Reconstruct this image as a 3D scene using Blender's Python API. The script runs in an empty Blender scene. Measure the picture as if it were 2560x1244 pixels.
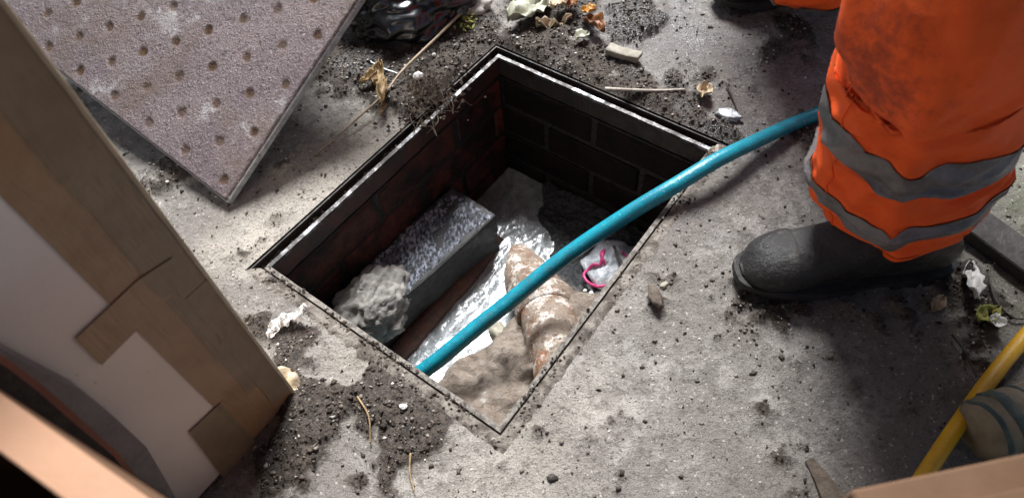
import bpy, bmesh, math, random
import numpy as np
from mathutils import Vector, Matrix, noise as mnoise

random.seed(7); rng = np.random.default_rng(7)
S = bpy.context.scene
COL = S.collection
R = math.radians

# ------------------------------------------------------------------ camera
CAM_R = np.array([[0.99576031, 0.09198585, 0.0],
                  [-0.07461904, 0.80776204, -0.58476703],
                  [-0.05379029, 0.5822878, 0.81120128]])
CAM_P = np.array([0.01506251, -0.7292175, 0.8858627])
cam = bpy.data.cameras.new('camera'); cam_o = bpy.data.objects.new('camera', cam); COL.objects.link(cam_o)
cam_o.matrix_world = Matrix.Translation(CAM_P.tolist()) @ Matrix(CAM_R.tolist()).to_4x4()
cam.sensor_width = 36.0; cam.lens = 36.0 * 1732 / 2560
cam.clip_start = 0.01; cam.clip_end = 500
cam.dof.use_dof = True; cam.dof.focus_distance = 1.12; cam.dof.aperture_fstop = 4.6
S.camera = cam_o
S.render.resolution_x = 1024; S.render.resolution_y = 497

# ------------------------------------------------------------------ light
SUN_EL, SUN_AZ = 53.0, 2.0            # azimuth measured from +Y towards +X
w = bpy.data.worlds.new('World'); S.world = w; w.use_nodes = True
wn = w.node_tree.nodes; wl = w.node_tree.links
sky = wn.new('ShaderNodeTexSky'); sky.sky_type = 'NISHITA'; sky.sun_disc = False
sky.sun_elevation = R(SUN_EL); sky.sun_rotation = R(SUN_AZ)
sky.dust_density = 2.0; sky.ozone_density = 1.0
wl.new(sky.outputs[0], wn['Background'].inputs[0]); wn['Background'].inputs[1].default_value = 0.05
sun = bpy.data.lights.new('sun', 'SUN'); sun.energy = 5.0; sun.angle = R(23); sun.color = (0.985, 0.99, 1.0)
sun_o = bpy.data.objects.new('sun', sun); COL.objects.link(sun_o)
sd = Vector((math.sin(R(SUN_AZ)) * math.cos(R(SUN_EL)), math.cos(R(SUN_AZ)) * math.cos(R(SUN_EL)), math.sin(R(SUN_EL))))
sun_o.rotation_euler = sd.to_track_quat('Z', 'Y').to_euler()
vs = S.view_settings
vs.view_transform = 'Standard'; vs.look = 'None'; vs.gamma = 1.0; vs.use_curve_mapping = False
vs.exposure = 0.95

# ------------------------------------------------------------------ helpers: coordinates
def P(px, py, z=0.0):
    """point of the place at height z that the photograph shows at pixel (px, py)"""
    d = CAM_R @ np.array([(px - 1280) / 1732, -(py - 622) / 1732, -1.0])
    t = (z - CAM_P[2]) / d[2]
    return Vector((CAM_P + d * t).tolist())
def Pplane(px, py, p0, n):
    d = CAM_R @ np.array([(px - 1280) / 1732, -(py - 622) / 1732, -1.0]); d = Vector(d.tolist()); c = Vector(CAM_P.tolist())
    return c + d * ((p0 - c).dot(n) / d.dot(n))
FA = R(-40.6)                          # the manhole's own axes: x across (short side), y along (long side)
fx = Vector((math.cos(FA), math.sin(FA), 0)); fy = Vector((-math.sin(FA), math.cos(FA), 0))
HX, HY = 0.2555, 0.33                  # half size of the frame, outside
def F(a, b, z=0.0): return fx * a + fy * b + Vector((0, 0, z))
def toF(x, y):
    return x * fx.x + y * fx.y, x * fy.x + y * fy.y

# ------------------------------------------------------------------ helpers: noise
_perm = np.random.default_rng(3).random((256, 256))
def vnoise(x, y):
    xi = np.floor(x).astype(int); yi = np.floor(y).astype(int); xf = x - xi; yf = y - yi
    u = xf * xf * (3 - 2 * xf); v = yf * yf * (3 - 2 * yf)
    g = lambda a, b: _perm[a & 255, b & 255]
    return (g(xi, yi) * (1 - u) + g(xi + 1, yi) * u) * (1 - v) + (g(xi, yi + 1) * (1 - u) + g(xi + 1, yi + 1) * u) * v
def fbm(x, y, s, o=4, seed=0):
    x = np.asarray(x, float) * s + seed * 17.3; y = np.asarray(y, float) * s + seed * 31.7
    a = 0.5; r = 0; t = 0
    for i in range(o):
        r = r + a * vnoise(x, y); t += a; a *= 0.5; x = x * 2.03 + 5.1; y = y * 2.03 + 9.7
    return r / t
def sst(a, b, x):
    t = np.clip((x - a) / (b - a), 0, 1); return t * t * (3 - 2 * t)

# ------------------------------------------------------------------ helpers: objects
def tag(o, label=None, cat=None, group=None, kind=None):
    if label: o['label'] = label
    if cat: o['category'] = cat
    if group: o['group'] = group
    if kind: o['kind'] = kind
    return o
def empty(name, loc, label, cat, group=None):
    o = bpy.data.objects.new(name, None); COL.objects.link(o); o.location = loc; o.empty_display_size = 0.05
    return tag(o, label, cat, group)
def wloc(p):
    return p.location.copy() if p.type == 'EMPTY' else Vector((0, 0, 0))
def mesh_obj(name, verts, faces, mat, parent=None, smooth=False, mods=None):
    me = bpy.data.meshes.new(name)
    me.from_pydata([tuple(v) for v in verts], [], [tuple(f) for f in faces]); me.update()
    return link(name, me, mat, parent, smooth)
def link(name, me, mat, parent=None, smooth=False):
    o = bpy.data.objects.new(name, me); COL.objects.link(o)
    if mat and not me.materials: me.materials.append(mat)
    if smooth: me.polygons.foreach_set('use_smooth', [True] * len(me.polygons))
    if parent:
        o.parent = parent; o.matrix_parent_inverse = Matrix.Translation(-wloc(parent))
    return o
def bm_obj(name, bm, mat, parent=None, smooth=False):
    me = bpy.data.meshes.new(name); bmesh.ops.recalc_face_normals(bm, faces=bm.faces); bm.to_mesh(me); bm.free()
    return link(name, me, mat, parent, smooth)
def box_bm(c, hx, hy, hz, ax=None, ay=None, az=None, bev=0.0, bm=None, seg=1):
    bm = bm or bmesh.new()
    ax = ax or Vector((1, 0, 0)); ay = ay or Vector((0, 1, 0)); az = az or Vector((0, 0, 1)); c = Vector(c)
    vv = [bm.verts.new(c + ax * (hx * i) + ay * (hy * j) + az * (hz * k)) for i in (-1, 1) for j in (-1, 1) for k in (-1, 1)]
    ff = [bm.faces.new([vv[i] for i in f]) for f in ((0, 1, 3, 2), (4, 6, 7, 5), (0, 4, 5, 1), (2, 3, 7, 6), (0, 2, 6, 4), (1, 5, 7, 3))]
    if bev:
        es = {e for f in ff for e in f.edges}
        bmesh.ops.bevel(bm, geom=list(es), offset=bev, segments=seg, affect='EDGES', profile=0.5)
    return bm
def catmull(pts, n):
    pts = [Vector(p) for p in pts]; q = [pts[0] * 2 - pts[1]] + pts + [pts[-1] * 2 - pts[-2]]; out = []
    for i in range(1, len(q) - 2):
        a, b, c, d = q[i - 1:i + 3]
        for k in range(n):
            t = k / n
            out.append(0.5 * ((2 * b) + (c - a) * t + (2 * a - 5 * b + 4 * c - d) * t * t + (3 * b - a - 3 * c + d) * t ** 3))
    out.append(pts[-1]); return out
def tube(pts, rad, seg=10, caps=True):
    """verts, faces of a tube along pts; rad a number or one per point"""
    n = len(pts); rr = rad if hasattr(rad, '__len__') else [rad] * n
    V = []; Fc = []; up = Vector((0, 0, 1)); prev = None
    for i, p in enumerate(pts):
        t = (pts[min(i + 1, n - 1)] - pts[max(i - 1, 0)]).normalized()
        if prev is None:
            a = t.cross(up); a = a if a.length > 1e-3 else t.cross(Vector((1, 0, 0)))
        else: a = prev - t * prev.dot(t)
        a.normalize(); b = t.cross(a); prev = a
        for k in range(seg):
            th = 2 * math.pi * k / seg
            V.append(p + a * (math.cos(th) * rr[i]) + b * (math.sin(th) * rr[i]))
    for i in range(n - 1):
        for k in range(seg):
            k2 = (k + 1) % seg
            Fc.append((i * seg + k, i * seg + k2, (i + 1) * seg + k2, (i + 1) * seg + k))
    if caps:
        Fc.append(tuple(range(seg - 1, -1, -1))); Fc.append(tuple((n - 1) * seg + k for k in range(seg)))
    return V, Fc
def rock_bm(c, rx, ry, rz, rot=0, seed=0, sub=3, amp=0.35, freq=1.6, flat=0.0):
    bm = bmesh.new(); bmesh.ops.create_icosphere(bm, subdivisions=sub, radius=1)
    ca, sa = math.cos(rot), math.sin(rot); off = Vector((seed * 3.7, seed * 1.3, seed * 7.1))
    for v in bm.verts:
        d = v.co.normalized(); k = 1 + amp * mnoise.fractal(d * freq + off, 0.8, 2.1, 4)
        x, y, z = d.x * k * rx, d.y * k * ry, d.z * k * rz
        if flat and z < -flat * rz: z = -flat * rz
        v.co = Vector((c[0] + x * ca - y * sa, c[1] + x * sa + y * ca, c[2] + z))
    return bm

# ------------------------------------------------------------------ helpers: materials
class NT:
    def __init__(s, name):
        s.m = bpy.data.materials.new(name); s.m.use_nodes = True; s.t = s.m.node_tree; s.n = s.t.nodes
        s.b = s.n['Principled BSDF']; s.tc = s.n.new('ShaderNodeTexCoord')
    def L(s, a, b): s.t.links.new(a, b)
    def val(s, x, sock):
        if isinstance(x, (int, float)): sock.default_value = (x, x, x, 1) if sock.type == 'RGBA' else x
        elif isinstance(x, tuple): sock.default_value = (*x, 1) if len(x) == 3 else x
        else: s.L(x, sock)
    def noise(s, scale, detail=6, rough=0.6, vec=None, dist=0.0, out=0):
        n = s.n.new('ShaderNodeTexNoise'); n.inputs['Scale'].default_value = scale; n.inputs['Detail'].default_value = detail
        n.inputs['Roughness'].default_value = rough; n.inputs['Distortion'].default_value = dist
        s.L(vec or s.tc.outputs['Object'], n.inputs['Vector']); return n.outputs[out]
    def vor(s, scale, feature='F1', vec=None, out='Distance', rand=1.0):
        n = s.n.new('ShaderNodeTexVoronoi'); n.feature = feature; n.inputs['Scale'].default_value = scale
        n.inputs['Randomness'].default_value = rand
        s.L(vec or s.tc.outputs['Object'], n.inputs['Vector']); return n.outputs[out]
    def ramp(s, x, a, b, lo=0.0, hi=1.0):
        n = s.n.new('ShaderNodeMapRange'); n.interpolation_type = 'SMOOTHSTEP'
        s.val(x, n.inputs[0]); n.inputs[1].default_value = a; n.inputs[2].default_value = b
        n.inputs[3].default_value = lo; n.inputs[4].default_value = hi; return n.outputs[0]
    def mix(s, f, a, b, mode='MIX'):
        n = s.n.new('ShaderNodeMix'); n.data_type = 'RGBA'; n.blend_type = mode
        s.val(f, n.inputs[0]); s.val(a, n.inputs[6]); s.val(b, n.inputs[7]); return n.outputs[2]
    def math(s, op, a, b=0.0):
        n = s.n.new('ShaderNodeMath'); n.operation = op; s.val(a, n.inputs[0]); s.val(b, n.inputs[1]); return n.outputs[0]
    def attr(s, name, out='Fac'):
        n = s.n.new('ShaderNodeAttribute'); n.attribute_name = name; return n.outputs[out]
    def island(s):
        n = s.n.new('ShaderNodeNewGeometry'); return n.outputs['Random Per Island']
    def oinfo(s):
        n = s.n.new('ShaderNodeObjectInfo'); return n.outputs['Random']
    def cramp(s, x, stops, const=False):
        n = s.n.new('ShaderNodeValToRGB'); r = n.color_ramp
        if const: r.interpolation = 'CONSTANT'
        while len(r.elements) < len(stops): r.elements.new(0.5)
        for e, (p, c) in zip(r.elements, stops): e.position = p; e.color = (*c, 1)
        s.val(x, n.inputs[0]); return n.outputs[0]
    def map(s, sc, rot=(0, 0, 0)):
        n = s.n.new('ShaderNodeMapping'); n.inputs['Scale'].default_value = sc; n.inputs['Rotation'].default_value = rot
        s.L(s.tc.outputs['Object'], n.inputs[0]); return n.outputs[0]
    def done(s, col, rough=0.6, metal=0.0, bumps=(), spec=None, coat=None):
        s.val(col, s.b.inputs['Base Color']); s.val(rough, s.b.inputs['Roughness']); s.val(metal, s.b.inputs['Metallic'])
        if spec is not None: s.val(spec, s.b.inputs['Specular IOR Level'])
        if coat is not None: s.val(coat[0], s.b.inputs['Coat Weight']); s.val(coat[1], s.b.inputs['Coat Roughness'])
        prev = None
        for h, dist in bumps:
            n = s.n.new('ShaderNodeBump'); n.inputs['Strength'].default_value = 1.0; n.inputs['Distance'].default_value = dist
            s.L(h, n.inputs['Height'])
            if prev: s.L(prev, n.inputs['Normal'])
            prev = n.outputs[0]
        if prev: s.L(prev, s.b.inputs['Normal'])
        return s.m
def simple(name, c1, c2, scale=20, rough=(0.5, 0.8), metal=0.0, bump=0.001, bscale=80, specks=None, coat=None):
    t = NT(name); n = t.noise(scale, 7, 0.65); c = t.mix(t.ramp(n, 0.38, 0.64), c1, c2)
    if specks: c = t.mix(t.ramp(t.noise(specks[1], 4, 0.7), specks[2], specks[2] + 0.06), c, specks[0])
    return t.done(c, t.ramp(t.noise(scale * 2.3, 4), 0.35, 0.65, *rough), metal, [(t.noise(bscale, 6, 0.7), bump)], coat=coat)

# ground: concrete, soil, moss, wet patches come from attributes with shapes of their own
t = NT('ground_concrete')
soil, wet, pale, moss = (t.attr(k) for k in ('soil', 'wet', 'pale', 'moss'))
big = t.noise(5, 4, 0.6); mid = t.noise(28, 5, 0.68); fine = t.noise(150, 4, 0.75); vf = t.noise(420, 3, 0.7)
c = t.mix(t.ramp(mid, 0.36, 0.66), (0.17, 0.155, 0.14), (0.37, 0.345, 0.315))
c = t.mix(t.ramp(big, 0.4, 0.62), c, (0.205, 0.185, 0.165))
c = t.mix(t.math('MULTIPLY', pale, t.ramp(fine, 0.3, 0.55)), c, (0.50, 0.455, 0.385))
c = t.mix(t.math('MULTIPLY', moss, t.ramp(mid, 0.3, 0.6)), c, (0.125, 0.135, 0.085))
c = t.mix(t.math('MULTIPLY', t.ramp(t.noise(62, 5, 0.75), 0.52, 0.66), 0.62), c, (0.085, 0.07, 0.058))
c = t.mix(t.ramp(fine, 0.55, 0.67, 0, .7), c, (0.085, 0.072, 0.062)); c = t.mix(t.ramp(vf, 0.6, 0.7, 0, .6), c, (0.06, 0.05, 0.042))
c = t.mix(t.math('MULTIPLY', t.ramp(t.noise(170, 2, 0.5), 0.66, 0.7), 0.75), c, (0.55, 0.51, 0.46))
soilc = t.mix(t.ramp(fine, 0.35, 0.65), (0.022, 0.017, 0.0135), (0.105, 0.083, 0.066))
soilc = t.mix(t.ramp(vf, 0.66, 0.72), soilc, (0.26, 0.22, 0.18))
sm = t.ramp(t.math('ADD', soil, t.math('MULTIPLY', t.math('SUBTRACT', fine, 0.5), 1.3)), 0.3, 0.7)
c = t.mix(sm, c, soilc)
wm = t.ramp(t.math('ADD', wet, t.math('MULTIPLY', t.math('SUBTRACT', mid, 0.5), 1.6)), 0.25, 0.9)
c = t.mix(wm, c, t.mix(1.0, c, (0.62, 0.62, 0.64), 'MULTIPLY'))
rg = t.mix(wm, t.ramp(fine, 0.3, 0.7, 0.62, 0.85), t.ramp(fine, 0.35, 0.65, 0.12, 0.42))
M_GROUND = t.done(c, rg, 0, spec=t.ramp(wm, 0, 1, .4, 1.0), bumps=[(mid, 0.008), (fine, 0.0055), (vf, 0.0022)])

t = NT('grit'); i = t.island()
M_GRIT = t.done(t.mix(t.ramp(t.noise(300, 3), .4, .6, 0, .5), t.cramp(i, [(0, (.022, .017, .013)), (.36, (.045, .034, .026)), (.62, (.095, .074, .057)), (.82, (.19, .16, .132)), (.94, (.34, .31, .27)), (1.0, (.5, .48, .44))]), (.04, .03, .024)),
                t.ramp(i, 0, 1, .9, .6), 0, [(t.noise(500, 3), .0006)], spec=.3)
t = NT('pale_crumbs'); i = t.island()
M_CRUMB = t.done(t.cramp(i, [(0, (.2, .17, .14)), (.3, (.34, .3, .25)), (.7, (.5, .47, .42)), (1, (.72, .71, .68))]), .6, 0, [(t.noise(500, 3), .0006)])
t = NT('worn_steel'); n = t.noise(60, 7, .7); n2 = t.noise(18, 5, .6)
M_STEEL = t.done(t.mix(t.ramp(n2, .4, .6), (.014, .0115, .010), (.03, .021, .016)), t.ramp(n, .35, .65, .45, .7), .1, [(n, .0012), (t.noise(300, 4), .0006)])
t = NT('rusty_steel'); n = t.noise(60, 7, .7)
M_RUSTY = t.done(t.mix(t.ramp(t.noise(12, 5, .7), .4, .6), (.07, .026, .018), (.028, .017, .014)), .5, .1, [(n, .002)])
t = NT('polished_lip'); n = t.noise(45, 7, .75)
M_LIP = t.done(t.mix(t.math('MAXIMUM', t.ramp(n, .42, .6), t.ramp(t.noise(13, 5, .75), .42, .56)), (.20, .20, .21), (.026, .022, .02)), t.ramp(n, .35, .6, .3, .55), .5, [(n, .0008)])
t = NT('muddy_lip'); n = t.noise(70, 6, .75)
M_LIPM = t.done(t.mix(t.ramp(n, .40, .62), (.20, .18, .155), (.055, .045, .036)), .65, .1, [(n, .002), (t.noise(300, 4), .001)])
t = NT('dirty_ledge'); n = t.noise(110, 6, .75)
M_LEDGE = t.done(t.mix(t.ramp(n, .45, .66), (.016, .013, .012), (.07, .055, .045)), t.ramp(n, .3, .6, .4, .8), 0, [(n, .003)])
t = NT('muddy_ledge'); n = t.noise(110, 6, .75)
M_LEDGEM = t.done(t.mix(t.ramp(t.noise(30, 7, .75), .40, .62), (.075, .06, .048), (.27, .24, .205)), .8, 0, [(n, .005), (t.noise(260, 4, .7), .002)])
t = NT('wet_brick'); n = t.noise(26, 7, .7); ri = t.oinfo()
c = t.mix(t.ramp(n, .38, .62), (.15, .036, .02), (.04, .018, .012)); c = t.mix(t.ramp(ri, 0, 1, 0, .5), c, (.02, .016, .013))
c = t.mix(t.ramp(t.noise(7, 5), .42, .6), c, (.012, .0095, .008))
M_BRICK = t.done(c, t.ramp(n, .3, .7, .35, .65), 0, [(n, .004), (t.noise(160, 5, .7), .0015)], spec=.22)
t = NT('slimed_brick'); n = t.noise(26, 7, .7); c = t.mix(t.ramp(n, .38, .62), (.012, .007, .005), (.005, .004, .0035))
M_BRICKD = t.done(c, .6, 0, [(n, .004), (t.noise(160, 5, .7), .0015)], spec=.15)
M_MORTAR = simple('black_mortar', (.008, .007, .006), (.018, .014, .012), 40, (.4, .75), 0, .003, 90)
t = NT('benching_mortar'); wn_ = t.attr('wetness'); n = t.noise(22, 8, .7); f_ = t.noise(130, 6, .75)
c = t.mix(t.ramp(n, .36, .62), (.19, .145, .11), (.33, .275, .225)); c = t.mix(t.ramp(t.noise(13, 6, .7), .60, .70), c, (.50, .475, .44))
c = t.mix(t.ramp(f_, .56, .68), c, (.15, .105, .075))
c = t.mix(wn_, c, t.mix(t.ramp(f_, .4, .6), (.035, .037, .04), (.10, .105, .11)))
M_BENCH = t.done(c, t.mix(wn_, t.ramp(f_, .3, .7, .4, .75), .22), 0, [(n, .010), (f_, .007), (t.noise(400, 3), .002)])
t = NT('foul_water'); fl = t.map((1.0, .45, 1), (0, 0, R(40))); n = t.noise(34, 3, .5, vec=fl, dist=1.0); n2 = t.noise(90, 3, .5, vec=fl, dist=.6); v2 = t.vor(62, 'F1')
fo = t.attr('foam'); ring = t.math('MULTIPLY', t.ramp(v2, .22, .30), t.ramp(v2, .34, .42, 1, 0))
c = t.mix(t.ramp(n, .4, .65), (.25, .275, .285), (.36, .385, .395)); c = t.mix(t.math('MULTIPLY', fo, t.ramp(n2, .42, .62, .1, .75)), c, (.54, .58, .60))
c = t.mix(t.math('MULTIPLY', ring, .5), c, (.17, .19, .20))
M_WATER = t.done(c, .26, 0, [(n, .0022), (n2, .0005), (ring, .0008)], spec=.9, coat=(.25, .12))
t = NT('clay_pipe'); n = t.noise(24, 7, .7); f_ = t.noise(110, 6, .75)
c = t.mix(t.ramp(n, .36, .56), (.30, .115, .045), (.17, .095, .055)); c = t.mix(t.ramp(t.noise(17, 6, .7), .40, .54), c, (.25, .195, .15))
c = t.mix(t.ramp(t.noise(30, 6, .75), .51, .62), c, (.60, .55, .49)); c = t.mix(t.ramp(f_, .36, .46, 1, 0), c, (.085, .05, .03))
M_CLAY = t.done(c, t.ramp(f_, .3, .7, .3, .7), 0, [(n, .005), (f_, .005)])
M_CLAYO = simple('clean_clay', (.62, .17, .035), (.42, .12, .04), 40, (.35, .6), 0, .001, 120)
t = NT('wet_block_glare'); n = t.noise(120, 5, .7, vec=t.map((1.7, .7, 1), (0, 0, R(-20)))); m_ = t.noise(20, 5)
M_BLOCK_GLARE = t.done(t.mix(t.math('MULTIPLY', t.ramp(n, .42, .62), t.ramp(m_, .36, .58, .25, 1)), (.03, .034, .042), (.42, .46, .54)), t.ramp(n, .35, .65, .10, .3), 0, [(n, .008), (t.noise(300, 3), .0015)], spec=1.0)  # bluish-white sky glare on the block top is painted into the colour
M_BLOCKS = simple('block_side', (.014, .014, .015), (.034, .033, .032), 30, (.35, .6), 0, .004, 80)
M_RUBBLE = simple('mortar_rubble', (.27, .26, .24), (.42, .395, .36), 40, (.5, .8), 0, .006, 130, ((.5, .47, .42), 160, .62))
t = NT('teal_hose'); n = t.noise(40, 6, .7); f_ = t.noise(260, 4, .7, vec=t.map((1, 1, 1)))
c = t.mix(t.ramp(n, .4, .65), (.010, .25, .33), (.010, .18, .25)); c = t.mix(t.ramp(f_, .62, .69, 0, .7), c, (.34, .44, .46)); c = t.mix(t.ramp(t.noise(22, 7, .75), .56, .7, 0, .75), c, (.07, .075, .065))
M_HOSE = t.done(c, t.ramp(n, .35, .65, .14, .3), 0, [(f_, .0008), (n, .0006)])
t = NT('cover_plate'); ru = t.attr('rust'); n = t.noise(12, 7, .65); f_ = t.noise(120, 6, .8); glint = t.noise(260, 3, .6)
c = t.mix(t.ramp(n, .38, .62), (.165, .125, .13), (.21, .163, .158)); c = t.mix(t.ramp(f_, .52, .64), c, (.05, .034, .033)); c = t.mix(t.ramp(glint, .58, .68, 0, .6), c, (.46, .43, .45))  # fine white specks are glints painted into the plate's colour
c = t.mix(t.ramp(t.noise(9, 8, .75), .56, .66, 0, .8), c, (.40, .38, .375)); c = t.mix(t.ramp(t.noise(5, 6, .7), .50, .64, 0, .6), c, (.13, .09, .066))
c = t.mix(ru, c, t.mix(t.ramp(f_, .4, .6), (.065, .036, .02), (.12, .07, .038)))
M_PLATE = t.done(c, t.mix(ru, t.ramp(f_, .35, .65, .25, .55), .95), t.ramp(ru, 0, 1, .45, 0), [(f_, .007), (glint, .003)], spec=t.ramp(ru, 0, 1, .6, .1))
M_PEDGE = simple('plate_edge', (.55, .58, .60), (.36, .38, .39), 60, (.28, .5), .6, .0015, 240, ((.05, .045, .04), 200, .6))
t = NT('black_plastic'); M_BAG = t.done((.009, .009, .011), .24, 0, [(t.noise(14, 2, .5, dist=1.0), .003)], spec=.9)
t = NT('white_card'); n = t.noise(6, 5); s_ = t.noise(90, 4, .7, vec=t.map((1, 1, .25)))
c = t.mix(t.ramp(n, .35, .65), (.84, .735, .655), (.78, .68, .60)); c = t.mix(t.ramp(s_, .69, .72, 0, .5), c, (.2, .17, .15))
M_CARD = t.done(c, .55, 0, [(t.noise(160, 3), .0003)])
def tape_mat(name, a, b):
    t = NT(name); n = t.noise(14, 5); s_ = t.noise(60, 5, .6, vec=t.map((1, 1, .1)))
    c = t.mix(t.ramp(n, .35, .65), a, b)
    return t.done(t.mix(t.ramp(t.noise(120, 3, .6, vec=t.map((1, 1, .15))), .6, .7, 0, .35), c, tuple(x * .6 for x in a)), .26, 0, [(s_, .003), (t.noise(25, 4, .6), .002)])
M_TAPE = tape_mat('brown_tape', (.36, .225, .125), (.31, .185, .10)); M_TAPE2 = tape_mat('double_tape', (.27, .195, .122), (.225, .16, .098))
M_TAPEC = tape_mat('clear_tape', (.46, .38, .26), (.36, .29, .19))
M_KRAFT = simple('kraft_card', (.26, .145, .08), (.21, .115, .062), 8, (.7, .85), 0, .0004, 200)
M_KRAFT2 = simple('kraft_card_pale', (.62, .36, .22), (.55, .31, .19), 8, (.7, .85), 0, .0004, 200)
M_PAPER = simple('white_paper', (.66, .6, .55), (.58, .52, .47), 10, (.6, .8), 0, .0006, 60)
M_GREY = simple('grey_foam', (.25, .235, .23), (.19, .18, .178), 30, (.6, .8), 0, .001, 150)
M_REDC = simple('red_brown_card', (.33, .14, .09), (.24, .095, .065), 20, (.6, .8), 0, .0006, 150)
t = NT('hi_vis_orange'); n = t.noise(11, 7, .7, dist=.5); f_ = t.noise(60, 6, .75); up = t.attr('grime')
c = t.mix(t.ramp(f_, .3, .7), (1.0, .125, .009), (.95, .10, .007))
dm = t.ramp(t.math('ADD', up, t.math('MULTIPLY', t.math('SUBTRACT', f_, .5), 1.4)), .4, 1.0, 0, .7)
c = t.mix(dm, c, (.13, .022, .01)); c = t.mix(t.ramp(n, .6, .72, 0, .25), c, (.40, .045, .01))
wv = t.noise(700, 2, .5)
M_ORANGE = t.done(c, .75, 0, [(n, .004), (wv, .0005)])
t = NT('reflective_tape'); n = t.noise(30, 7, .7); f_ = t.noise(240, 3, .6)
M_REFL = t.done(t.mix(t.ramp(n, .35, .65), (.215, .195, .19), (.13, .115, .11)), .45, .15, [(f_, .0006), (n, .0015)])
M_BOOT = simple('boot_leather', (.011, .010, .010), (.024, .022, .021), 14, (.32, .6), 0, .003, 120, ((.06, .052, .045), 45, .60))
M_SOLE = simple('boot_sole', (.013, .012, .012), (.03, .027, .025), 30, (.6, .8), 0, .002, 120)
M_SKIN = simple('skin', (.42, .22, .14), (.38, .19, .12), 20, (.5, .6), 0, .0004, 200)
M_JACKET = simple('jacket_navy', (.02, .022, .035), (.03, .032, .045), 10, (.7, .8), 0, .001, 200)
M_TWIG = simple('twig_bark', (.36, .28, .19), (.22, .165, .11), 60, (.6, .8), 0, .001, 200)
M_TWIGP = simple('bleached_wood', (.40, .36, .31), (.26, .22, .18), 60, (.6, .8), 0, .001, 200)
M_TWIGD = simple('dark_twig', (.035, .028, .022), (.07, .055, .04), 60, (.6, .8), 0, .001, 200)
M_STRAW = simple('straw', (.36, .25, .12), (.22, .145, .07), 90, (.55, .75), 0, .001, 200)
M_ROOT = simple('dry_roots', (.11, .08, .055), (.045, .034, .025), 90, (.7, .85), 0, .001, 200)
M_STONE = simple('pale_stone', (.52, .49, .43), (.38, .35, .30), 60, (.6, .8), 0, .002, 160, ((.12, .1, .08), 110, .62))
M_SLATE = simple('buff_stone', (.27, .25, .195), (.20, .185, .145), 50, (.6, .8), 0, .001, 150)
M_PLASTER = simple('white_plaster', (.72, .70, .64), (.56, .53, .47), 60, (.6, .8), 0, .003, 160, ((.2, .17, .12), 90, .62))
M_CLOD = simple('clod_soil', (.13, .10, .075), (.08, .06, .045), 60, (.7, .9), 0, .003, 160)
M_LEAFP = simple('pale_leaf', (.42, .43, .33), (.31, .31, .23), 40, (.45, .65), 0, .001, 180, ((.12, .1, .06), 130, .63))
M_LEAFB = simple('brown_leaf', (.26, .095, .02), (.12, .05, .02), 50, (.4, .6), 0, .001, 180)
M_LEAFC = simple('cream_leaf', (.55, .46, .33), (.42, .32, .2), 40, (.45, .65), 0, .001, 180)
M_LEAFY = simple('yellow_leaf', (.50, .26, .04), (.32, .14, .02), 40, (.4, .6), 0, .001, 180)
M_MOSSP = simple('moss', (.20, .23, .05), (.33, .29, .07), 90, (.7, .9), 0, .002, 200)
M_WHITEP = simple('white_plastic', (.74, .73, .70), (.60, .58, .54), 40, (.35, .5), 0, .001, 120)
M_PINK = simple('pink_print', (.62, .045, .20), (.55, .06, .2), 40, (.3, .5), 0, .0004, 120)
t = NT('wrapper_film'); n = t.noise(44, 6, .7)
M_WRAP = t.done(t.mix(t.ramp(n, .35, .6), (.66, .70, .73), (.40, .44, .48)), .16, 0, [(n, .006)], spec=.8)
M_YELLOW = simple('yellow_hose', (.78, .44, .018), (.66, .35, .012), 20, (.3, .45), 0, .0006, 150, ((.2, .13, .03), 130, .66))
M_BEIGE = simple('beige_cloth', (.30, .255, .165), (.20, .17, .11), 30, (.6, .8), 0, .002, 60)
M_TEALP = simple('teal_print', (.045, .085, .085), (.14, .15, .11), 30, (.6, .8), 0, .001, 60)
M_TIMBER = simple('dark_timber', (.022, .017, .014), (.04, .031, .025), 30, (.5, .7), 0, .002, 80)
M_CONC = simple('concrete_block', (.30, .29, .27), (.22, .21, .2), 30, (.7, .9), 0, .003, 100)

# ------------------------------------------------------------------ ground
def blob(x, y, lst):
    s = np.zeros_like(x)
    for px, py, r, k in lst:
        c = P(px, py); rr = r / 1450.0
        s = np.maximum(s, k * np.exp(-((x - c.x) ** 2 + (y - c.y) ** 2) / (rr * rr)))
    return s
SOIL = [(1000, 215, 120, 1.0), (890, 165, 110, .9), (1110, 160, 110, 1.05), (1180, 80, 110, 1), (1330, 110, 120, 1.2), (1450, 170, 110, 1.15), (1560, 230, 95, 1.05), (1690, 290, 80, 1.0), (1790, 330, 50, .9),
        (1390, 40, 150, .8), (1050, 270, 60, 1.1), (1560, 60, 140, .55), (1720, 180, 130, .5), (1030, 1075, 72, 1.15), (950, 1030, 60, .75), (800, 990, 120, .5), (760, 1150, 130, .46), (900, 1190, 100, .4), (720, 850, 55, .8), (990, 940, 80, .55),
        (1630, 750, 30, .6), (2440, 760, 120, .5), (430, 440, 90, 1.0), (700, 390, 60, .6), (760, 330, 60, .55), (560, 470, 60, .6), (1250, 1165, 20, .5), (1940, 60, 200, .35), (2200, 900, 250, .3), (2100, 350, 160, .3), (1640, 690, 50, .4), (660, 830, 60, .5), (900, 860, 70, .5)]
PALE = [(790, 470, 120, 1.0), (650, 590, 90, .9), (900, 350, 90, .8), (560, 620, 70, .7), (900, 900, 90, .45), (1250, 1210, 160, .5), (1500, 760, 60, .35), (1450, 1000, 100, .35)]
WET = [(1700, 100, 230, .9), (1830, 330, 160, .75), (1560, 60, 160, .8), (1750, 560, 120, .55), (1600, 880, 120, .35), (2180, 120, 140, .7), (640, 1120, 90, .5), (1180, 60, 130, .5), (900, 170, 110, .6), (1400, 180, 120, .5), (1900, 150, 200, .7)]
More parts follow.
